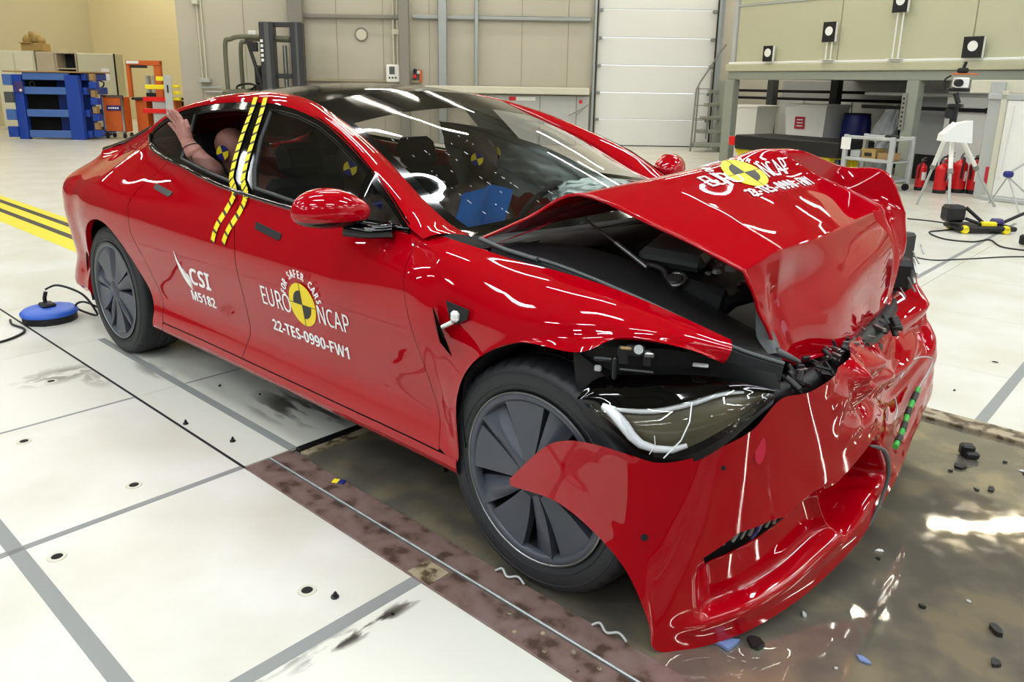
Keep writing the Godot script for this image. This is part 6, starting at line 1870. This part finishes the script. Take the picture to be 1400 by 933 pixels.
# ---------------------------------------------------------------- figures: one skin over a set of tapered bones
func skin_net(bones: Array, cell: float, blend: float) -> Geo:   # bones [from, to, r0, r1]
	var lo := Vector3(1e9, 1e9, 1e9)
	var hi := -lo
	for b in bones:
		for e in 2:
			var r: float = b[2 + e] + cell * 2.0
			lo = lo.min(b[e] - Vector3(r, r, r)); hi = hi.max(b[e] + Vector3(r, r, r))
	var n := Vector3i(((hi - lo) / cell).ceil()) + Vector3i.ONE
	var f := PackedFloat32Array()
	f.resize(n.x * n.y * n.z)
	f.fill(1.0)
	for b in bones:
		var a: Vector3 = b[0]
		var ab: Vector3 = b[1] - a
		var ll := maxf(ab.length_squared(), 1e-9)
		var rm: float = maxf(b[2], b[3]) + blend + cell * 2.0
		var l2: Vector3 = (a.min(b[1]) - Vector3(rm, rm, rm) - lo) / cell
		var h2: Vector3 = (a.max(b[1]) + Vector3(rm, rm, rm) - lo) / cell
		for x in range(maxi(0, int(l2.x)), mini(n.x, int(h2.x) + 1)):
			for y in range(maxi(0, int(l2.y)), mini(n.y, int(h2.y) + 1)):
				for z in range(maxi(0, int(l2.z)), mini(n.z, int(h2.z) + 1)):
					var p := lo + Vector3(x, y, z) * cell
					var t := clampf((p - a).dot(ab) / ll, 0.0, 1.0)
					var d: float = p.distance_to(a + ab * t) - lerpf(b[2], b[3], t)
					var k := (x * n.y + y) * n.z + z
					var h := clampf(0.5 + 0.5 * (f[k] - d) / blend, 0.0, 1.0)
					f[k] = lerpf(f[k], d, h) - blend * h * (1.0 - h)
	var g := Geo.new()
	var id := {}
	var off := [0, n.y * n.z, n.z, n.y * n.z + n.z, 1, n.y * n.z + 1, n.z + 1, n.y * n.z + n.z + 1]
	for x in n.x - 1:
		for y in n.y - 1:
			for z in n.z - 1:
				var k := (x * n.y + y) * n.z + z
				var inside := 0
				for q in 8: inside += 1 if f[k + off[q]] < 0.0 else 0
				if inside == 0 or inside == 8: continue
				var s := Vector3.ZERO
				var c := 0
				for e in [[0, 1], [2, 3], [4, 5], [6, 7], [0, 2], [1, 3], [4, 6], [5, 7], [0, 4], [1, 5], [2, 6], [3, 7]]:
					var v0 := f[k + off[e[0]]]
					var v1 := f[k + off[e[1]]]
					if (v0 < 0.0) != (v1 < 0.0):
						var t := v0 / (v0 - v1)
						var p0 := Vector3(e[0] & 1, (e[0] >> 1) & 1, e[0] >> 2)
						var p1 := Vector3(e[1] & 1, (e[1] >> 1) & 1, e[1] >> 2)
						s += p0.lerp(p1, t)
						c += 1
				var nn := Vector3(f[k + off[1]] - f[k] + f[k + off[7]] - f[k + off[6]], f[k + off[2]] - f[k] + f[k + off[7]] - f[k + off[5]], f[k + off[4]] - f[k] + f[k + off[7]] - f[k + off[3]]).normalized()
				id[k] = g.vert(lo + (Vector3(x, y, z) + s / c) * cell, nn)
	for x in range(1, n.x - 1):
		for y in range(1, n.y - 1):
			for z in range(1, n.z - 1):
				var k := (x * n.y + y) * n.z + z
				for ax in 3:
					var st: int = [n.y * n.z, n.z, 1][ax]
					if (f[k] < 0.0) == (f[k + st] < 0.0): continue
					var u: int = [n.z, 1, n.y * n.z][ax]
					var w: int = [1, n.y * n.z, n.z][ax]
					var q := [k, k - u, k - u - w, k - w]
					if id.has(q[0]) and id.has(q[1]) and id.has(q[2]) and id.has(q[3]):
						g.face(id[q[0]], id[q[1]], id[q[2]]); g.face(id[q[0]], id[q[2]], id[q[3]])
	return g

func target_disc(par: Node, p: Vector3, out: Vector3, r: float) -> void:
	var f := look(p, out)
	for k in 4:
		var w := arc(Vector2.ZERO, r, k * 90.0 + 20.0, k * 90.0 + 110.0, 8)
		w.push_back(Vector2.ZERO)
		var g := Geo.new()
		slab(g, w, 0.003, f)
		part("target_quarter", g, M.bright_yellow if k % 2 else M.blue_mark, par)

func car_seat(called: String, c0: Node3D, x: float, z: float) -> void:
	var s := Node3D.new()
	s.name = called
	c0.add_child(s, true)
	var f := Transform3D(Basis(Vector3(0, 0, 1), 0.35), Vector3(x - 0.30, 0.48, z))
	var c := Geo.new()
	box(c, Vector3(x, 0.42, z), Vector3(0.52, 0.16, 0.50), 0.06)
	part("seat", c, M.cloth_dark, s)
	var b := Geo.new()
	box(b, f * Vector3(0, 0.27, 0), Vector3(0.13, 0.60, 0.48), 0.055, f.basis)
	part("backrest", b, M.cloth_dark, s)
	var h := Geo.new()
	box(h, f * Vector3(0.0, 0.655, 0), Vector3(0.09, 0.17, 0.26), 0.04, f.basis)
	part("headrest", h, M.cloth_dark, s)
	var k := Geo.new()
	box(k, Vector3(x, 0.28, z), Vector3(0.45, 0.13, 0.42), 0.02)
	part("base", k, M.shell_black, s)

func cabin() -> void:
	var c: Node3D = get_node("car")
	for z in [0.37, -0.37]:
		car_seat("front_seat", c, 0.02, z)
		car_seat("rear_seat", c, -0.83, z)
	var dash := [[Vector3(1.02, 0.93, 0.70), Vector3(1.18, 0.965, 0.35), Vector3(1.22, 0.97, 0.0), Vector3(1.18, 0.965, -0.35), Vector3(1.02, 0.93, -0.70)], [Vector3(0.78, 0.90, 0.72), Vector3(0.80, 0.935, 0.35), Vector3(0.82, 0.94, 0.0), Vector3(0.80, 0.935, -0.35), Vector3(0.78, 0.90, -0.72)], [Vector3(0.60, 0.84, 0.72), Vector3(0.62, 0.87, 0.35), Vector3(0.62, 0.87, 0.0), Vector3(0.62, 0.87, -0.35), Vector3(0.60, 0.84, -0.72)], [Vector3(0.66, 0.55, 0.72), Vector3(0.68, 0.55, 0.35), Vector3(0.68, 0.55, 0.0), Vector3(0.68, 0.55, -0.35), Vector3(0.66, 0.55, -0.72)]]
	var d := Grid.new(dash)
	var g := Geo.new()
	surf(g, func(u: float, v: float) -> Vector3: return d.at(u, v), rect(0, 0, 3, 4), 0.3, 0.3, -1.0)
	part("dashboard", g, M.cabin_grey, c)
	var sw := Node3D.new()
	sw.name = "steering_wheel"
	c.add_child(sw)
	var wf := look(Vector3(0.42, 0.86, -0.37), Vector3(-0.85, 0.5, 0))
	var wg := Geo.new()
	tube(wg, ring3(wf.origin, 0.17, 28, wf.basis), 0.016, 8, false)
	part("wheel_rim", wg, M.cloth_dark, sw)
	var hub := Geo.new()
	box(hub, wf.origin, Vector3(0.16, 0.12, 0.05), 0.02, wf.basis)
	part("hub", hub, M.cloth_dark, sw)
	# deflated airbags hang on the far side: a curtain along the windows and a bag over the dashboard
	var n1 := noise(2.0, 9, 3)
	var cb := Geo.new()
	surf(cb, func(u: float, v: float) -> Vector3: return Vector3(lerpf(-0.6, 0.75, u), lerpf(1.25 - 0.28 * u * u, 0.86, v) + 0.05 * n1.get_noise_2d(u * 5.0, 1.0) * v, -0.62 - 0.12 * v + 0.03 * n1.get_noise_2d(u * 1.2, v * 0.8)), rect(0, 0, 1, 1), 0.03, 0.06, 1.0)
	part("curtain_airbag", cb, M.airbag, c)
	var pb := Geo.new()
	surf(pb, func(u: float, v: float) -> Vector3:
		var r := 1.0 + 0.25 * n1.get_noise_2d(u * 0.8, v * 1.4)
		return Vector3(0.72 + cos(u) * cos(v) * 0.20 * r, 0.98 + sin(v) * 0.075 * r, -0.40 + sin(u) * cos(v) * 0.20 * r), rect(-PI, -PI / 2, PI, PI / 2), 0.2, 0.2, -1.0)
	part("driver_airbag", pb, M.airbag, c)
	var bl := Geo.new()
	surf(bl, func(u: float, v: float) -> Vector3: return Vector3(0.36 + 0.03 * sin(u * 4.0) + 0.05 * v, lerpf(0.80, 1.03, v) - 0.03 * u * u, 0.02 + 0.14 * u + 0.01 * sin(v * 5.0)), rect(-1, 0, 1, 1), 0.1, 0.1, 1.0)
	single("blue_cloth", bl, M.sky_cloth, "light blue sheet upright between the front seats", "cloth")
	# dummies
	for q in [["dark-faced crash dummy on the driver side, yellow and blue target on its head", -0.01, -0.37, "dummy_dark"], ["vinyl crash dummy in the rear, one arm raised through the open side window", -0.90, 0.40, "skin_vinyl"], ["dark crash dummy in the front passenger seat, seen dimly through the glass", -0.05, 0.37, "dummy_dark"]]:
		var x: float = q[1]
		var z: float = q[2]
		var o := thing("crash_dummy", q[0], "dummy")
		var hy := 1.10 if x > -0.5 else 1.115
		var hx := x if x > -0.5 else -0.95
		var hz := z if x > -0.5 else z + 0.075
		var bones := [[Vector3(hx + 0.01, hy + 0.01, hz), Vector3(hx - 0.02, hy + 0.03, hz), 0.078, 0.084], [Vector3(hx + 0.055, hy - 0.05, hz), Vector3(hx + 0.03, hy - 0.07, hz), 0.045, 0.045], [Vector3(hx + 0.092, hy - 0.015, hz), Vector3(hx + 0.098, hy - 0.03, hz), 0.012, 0.014], [Vector3(hx - 0.01, hy - 0.06, hz), Vector3(hx - 0.03, hy - 0.17, z), 0.052, 0.056],
			[Vector3(x - 0.06, hy - 0.22, z - 0.14), Vector3(x - 0.06, hy - 0.22, z + 0.14), 0.075, 0.075], [Vector3(x - 0.05, hy - 0.26, z), Vector3(x - 0.12, 0.62, z), 0.14, 0.12], [Vector3(x - 0.08, 0.635, z - 0.07), Vector3(x - 0.08, 0.635, z + 0.07), 0.115, 0.115]]
		for sd in [-1.0, 1.0]:
			bones.append([Vector3(x - 0.08, 0.615, z + 0.09 * sd), Vector3(x + 0.34, 0.635, z + 0.11 * sd), 0.085, 0.062])
			bones.append([Vector3(x + 0.34, 0.62, z + 0.11 * sd), Vector3(x + 0.46, 0.33, z + 0.11 * sd), 0.058, 0.042])
			if x > -0.5 or sd < 0:
				bones.append([Vector3(x - 0.06, hy - 0.24, z + 0.19 * sd), Vector3(x + 0.08, hy - 0.46, z + 0.20 * sd), 0.052, 0.042])
				bones.append([Vector3(x + 0.08, hy - 0.46, z + 0.20 * sd), Vector3(x + 0.27, hy - 0.42, z + 0.13 * sd), 0.042, 0.03])
		if x < -0.5:
			# raised arm: shoulder, elbow, wrist, then a palm with four fingers and a thumb
			bones.append([Vector3(-0.95, 0.90, 0.55), Vector3(-0.785, 1.035, 0.695), 0.062, 0.054])
			bones.append([Vector3(-0.785, 1.035, 0.695), Vector3(-0.842, 1.150, 0.752), 0.054, 0.036])
			part("body", skin_net(bones, 0.014, 0.035), M[q[3]], o)
			var wr := Vector3(-0.850, 1.165, 0.758)
			var up := Vector3(-0.60, 0.80, 0.05).normalized()
			var ax := Vector3(0.80, 0.60, 0.05).normalized()
			var nrm := ax.cross(up).normalized()
			var hand := [[Vector3(-0.832, 1.132, 0.745), wr, 0.041, 0.032]]
			for k in 4:
				var base: Vector3 = wr + up * (0.100 - 0.007 * absf(k - 1.3)) + ax * (0.036 - 0.0245 * k)
				hand.append([wr + ax * (0.018 - 0.012 * k) + up * 0.01, base, 0.021, 0.0145])
				var l: float = [0.076, 0.088, 0.083, 0.064][k]
				var j1 := base + up * l * 0.46 + ax * (0.005 - 0.005 * k) + nrm * 0.004
				var j2 := j1 + (up * 0.93 + nrm * 0.25).normalized() * l * 0.32
				var j3 := j2 + (up * 0.80 + nrm * 0.55).normalized() * l * 0.26
				hand.append([base, j1, 0.0122, 0.0108]); hand.append([j1, j2, 0.0108, 0.0098]); hand.append([j2, j3, 0.0098, 0.0082])
			var tb := wr + ax * 0.034 + up * 0.026
			var t1 := tb + (ax * 0.75 + up * 0.66).normalized() * 0.040
			hand.append([wr + up * 0.014, tb, 0.024, 0.017])
			hand.append([tb, t1, 0.0145, 0.012])
			hand.append([t1, t1 + (ax * 0.35 + up * 0.93).normalized() * 0.030, 0.012, 0.0095])
			part("hand", skin_net(hand, 0.0037, 0.006), M.skin_vinyl, o)
			var cut := Geo.new()
			tube(cut, ring3(Vector3(-0.843, 1.152, 0.752), 0.038, 18, look(Vector3.ZERO, Vector3(-0.5, 0.86, 0.1)).basis), 0.0025, 5, false)
			tube(cut, [Vector3(-0.800, 1.105, 0.778), Vector3(-0.806, 1.112, 0.780)], 0.007, 6)
			part("joint_seam", cut, M.dummy_dark, o)
			target_disc(o, Vector3(hx + 0.035, hy - 0.005, hz + 0.083), Vector3(0.45, 0.1, 1), 0.036)
		else:
			part("body", skin_net(bones, 0.018, 0.035), M[q[3]], o)
			for sd in [-1.0, 1.0]: target_disc(o, Vector3(hx + 0.02, hy + 0.02, z + 0.088 * sd) if sd < 0 else Vector3(hx + 0.05, hy + 0.0, z + 0.080), Vector3(0.5 if sd > 0 else 0.0, 0.1, sd), 0.032)
			var sh := Geo.new()
			box(sh, Vector3(x + 0.03, hy - 0.20, z), Vector3(0.02, 0.08, 0.2), 0.008, Basis(Vector3(0, 0, 1), -0.3))
			part("chest_marker", sh, M.blue_mark, o)

# ---------------------------------------------------------------- what lies about on the floor
func shard(r: float, h: float) -> Geo:
	var p := PackedVector2Array()
	var n := rng.randi_range(5, 7)
	for k in n:
		var a := TAU * (k + rng.randf() * 0.6) / n
		p.push_back(Vector2(cos(a), sin(a) * rng.randf_range(0.4, 0.8)) * r * rng.randf_range(0.6, 1.1))
	var g := Geo.new()
	slab(g, p, h, Transform3D(Basis(Vector3.RIGHT, -PI / 2), Vector3(0, h, 0)))
	return g

func debris() -> void:
	var y := -0.013
	var pieces := [
		["blue_shard", 2.343, 0.537, 0.028, 0.012, "debris_blue", "pale blue plastic shard on the dark track before the bumper lip"], ["black_shard", 2.576, 0.16, 0.035, 0.03, "black", "curled black plastic piece low at the right edge of the track"],
		["black_shard", 2.235, -0.881, 0.045, 0.02, "black", "long black plastic sliver under the sensor bracket near the kerb"], ["black_shard", 2.375, -0.76, 0.035, 0.012, "black", "flat black shard right of the car, middle of the track"],
		["black_shard", 2.216, -0.818, 0.02, 0.012, "black", "small black crumb close to the far bumper corner"], ["black_shard", 2.33, -0.72, 0.02, 0.01, "black", "small black chip beside the flat black shard"],
		["pale_shard", 2.151, 0.469, 0.02, 0.012, "light_grey", "pale loop-shaped sliver just under the bumper lip"], ["pale_shard", 2.43, -1.02, 0.03, 0.006, "light_grey", "pale foil scrap on the track near the kerb"],
		["black_shard", 2.391, 0.189, 0.016, 0.02, "black", "tiny upright black clip right of the bumper shadow"], ["pale_shard", 2.484, 0.062, 0.012, 0.008, "light_grey", "tiny white chip in the middle of the bare track"],
		["blue_shard", 2.04, 0.735, 0.055, 0.02, "debris_blue", "large blue-grey plastic scrap under the bumper corner"], ["black_shard", 2.10, 0.68, 0.04, 0.03, "black", "black torn piece beside the blue-grey scrap"],
		["black_shard", 2.605, 0.307, 0.028, 0.02, "black", "black triangular chip at the lower right corner of the picture"], ["pale_shard", 2.30, 0.62, 0.010, 0.006, "light_grey", "small pale crumb left of the blue shard"],
		["black_shard", 2.21, 0.02, 0.013, 0.008, "black", "black crumb by a white splinter under the bumper"], ["pale_shard", 2.20, -0.03, 0.022, 0.006, "white", "white splinter lying in the bumper shadow"],
		["black_shard", 2.44, -1.0, 0.02, 0.008, "black", "black chip by the kerb at the right edge"], ["black_shard", 2.36, -1.06, 0.018, 0.008, "black", "little black fragment against the kerb"]]
	for q in pieces:
		single(q[0], shard(q[3] * 0.75, q[4] * 0.45), M[q[5]], q[6], "debris", Transform3D(Basis(Vector3.UP, rng.randf() * TAU), Vector3(q[1], y, q[2])))
	for q in [["black_clip", 1.117, 1.368, "black plastic clip on the white floor near the anchor socket"], ["black_clip", -0.046, 1.063, "upright black trim clip beside the tape line"], ["black_clip", -0.35, 1.12, "black clip lying on the floor groove"]]:
		var g := Geo.new()
		lathe(g, [Vector2(0, 0.0), Vector2(0.012, 0.0), Vector2(0.012, 0.004), Vector2(0.005, 0.006), Vector2(0.006, 0.018), Vector2(0.002, 0.026), Vector2(0, 0.027)], 10, look(Vector3.ZERO, Vector3(0.3, 1, 0.1), Vector3.RIGHT))
		single(q[0], g, M.black, q[3], "clip", Transform3D(Basis(), Vector3(q[1], 0.0, q[2])), "")
	for q in [[-0.55, 0.60, 0.016, "dark oval crumb on the floor below the doors"], [-0.42, 0.72, 0.008, "first of two small dark crumbs below the rear door"], [-0.66, 0.80, 0.010, "dark crumb at the crossing of tape and joint"], [1.30, 1.30, 0.006, "tiny dark speck by the long scuff mark"], [2.0, -1.75, 0.014, "dark crumb on the white floor right of the car"], [1.70, -1.66, 0.012, "dark crumb on the white floor beyond the kerb"]]:
		single("floor_crumb", shard(q[2], 0.006), M.black, q[3], "debris", Transform3D(Basis(Vector3.UP, rng.randf() * TAU), Vector3(q[0], 0.0, q[1])))
	# marker sticker fallen on the rail, scraps of white tape
	var s := thing("marker_sticker", "yellow and blue marker sticker fallen on the rusty rail", "sticker", Transform3D(Basis(Vector3.UP, 0.5), Vector3(0.555, -0.0015, 0.955)))
	for k in 2:
		part("sticker_half", bx(Vector3(-0.013 + 0.024 * k, 0.003, 0.0), Vector3(0.025, 0.004, 0.028), 0.001), M.bright_yellow if k == 0 else M.blue_mark, s)
	for q in [[Vector3(1.37, 0.0, 0.95), "crumpled strip of white tape on the rail below the wheel"], [Vector3(1.74, 0.0, 0.945), "curled white tape end on the rail near the bumper"]]:
		var g := Geo.new()
		tube(g, curve([q[0] + Vector3(0, 0.003, 0), q[0] + Vector3(0.02, 0.014, -0.01), q[0] + Vector3(0.05, 0.005, 0.0), q[0] + Vector3(0.08, 0.012, -0.015), q[0] + Vector3(0.11, 0.003, -0.01)], 5), 0.004, 5)
		single("tape_scrap", g, M.light_grey, q[1], "tape")
	var rb := Geo.new()
	for q in [[2.225, -1.02, 0.045, 0.05], [2.25, -1.0, 0.03, 0.03]]: box(rb, Vector3(q[0], y + q[3] / 2, q[1]), Vector3(0.055, q[3], q[2]), 0.008, Basis(Vector3.UP, 0.5))
	single("sensor_bracket", rb, M.black, "small black bracket standing on the track beyond the car's front", "bracket")
	var ag := Geo.new()
	box(ag, Vector3(1.82, 0.004, 0.60), Vector3(0.20, 0.03, 0.16), 0.012, Basis(Vector3.UP, 0.4))
	single("torn_liner", ag, M.black_plastic, "torn black liner panel on the track behind the bumper corner", "liner")
	# blue sensor puck and its cable by the rear wheel
	var p := thing("sensor_puck", "round blue and black floor unit left of the rear wheel", "sensor", Transform3D(Basis(), Vector3(-2.42, 0.0, 1.0)))
	var pg := Geo.new()
	lathe(pg, [Vector2(0, 0.0), Vector2(0.15, 0.0), Vector2(0.155, 0.01), Vector2(0.155, 0.045), Vector2(0.15, 0.05)], 12, look(Vector3.ZERO, Vector3.UP, Vector3.RIGHT))
	part("lower_shell", pg, M.black, p)
	var pb := Geo.new()
	lathe(pb, [Vector2(0.158, 0.045), Vector2(0.16, 0.06), Vector2(0.14, 0.078), Vector2(0.06, 0.086), Vector2(0, 0.086)], 32, look(Vector3.ZERO, Vector3.UP, Vector3.RIGHT), true)
	part("blue_cover", pb, M.reel_blue, p)
	var pt := Geo.new()
	box(pt, Vector3(-0.02, 0.095, 0), Vector3(0.10, 0.025, 0.08), 0.01)
	part("plug", pt, M.black, p)
	var pk := Geo.new()
	tube(pk, [Vector3(-0.05, 0.09, 0), Vector3(-0.055, 0.13, 0.0), Vector3(-0.05, 0.17, -0.01)], 0.012, 8)
	part("cable_gland", pk, M.black, p)
	var cb := Geo.new()
	tube(cb, curve([Vector3(-2.47, 0.185, 0.99), Vector3(-2.42, 0.21, 0.93), Vector3(-2.30, 0.16, 0.84), Vector3(-2.22, 0.06, 0.80), Vector3(-2.30, 0.01, 0.78), Vector3(-2.38, 0.06, 0.86), Vector3(-2.32, 0.10, 0.82), Vector3(-2.15, 0.015, 0.70), Vector3(-2.0, 0.008, 0.62), Vector3(-1.92, 0.008, 0.58)], 6), 0.007, 6)
	part("cable", cb, M.cable, p, Transform3D(Basis(), Vector3(2.42, 0, -1.0)))
	var cc := Geo.new()
	tube(cc, curve([Vector3(-2.52, 0.02, 1.19), Vector3(-2.45, 0.008, 1.20), Vector3(-2.30, 0.008, 1.18), Vector3(-2.2, 0.008, 1.23), Vector3(-2.13, 0.008, 1.36), Vector3(-2.2, 0.008, 1.5), Vector3(-2.4, 0.008, 1.7)], 6), 0.007, 6)
	part("cable", cc, M.cable, p, Transform3D(Basis(), Vector3(2.42, 0, -1.0)))
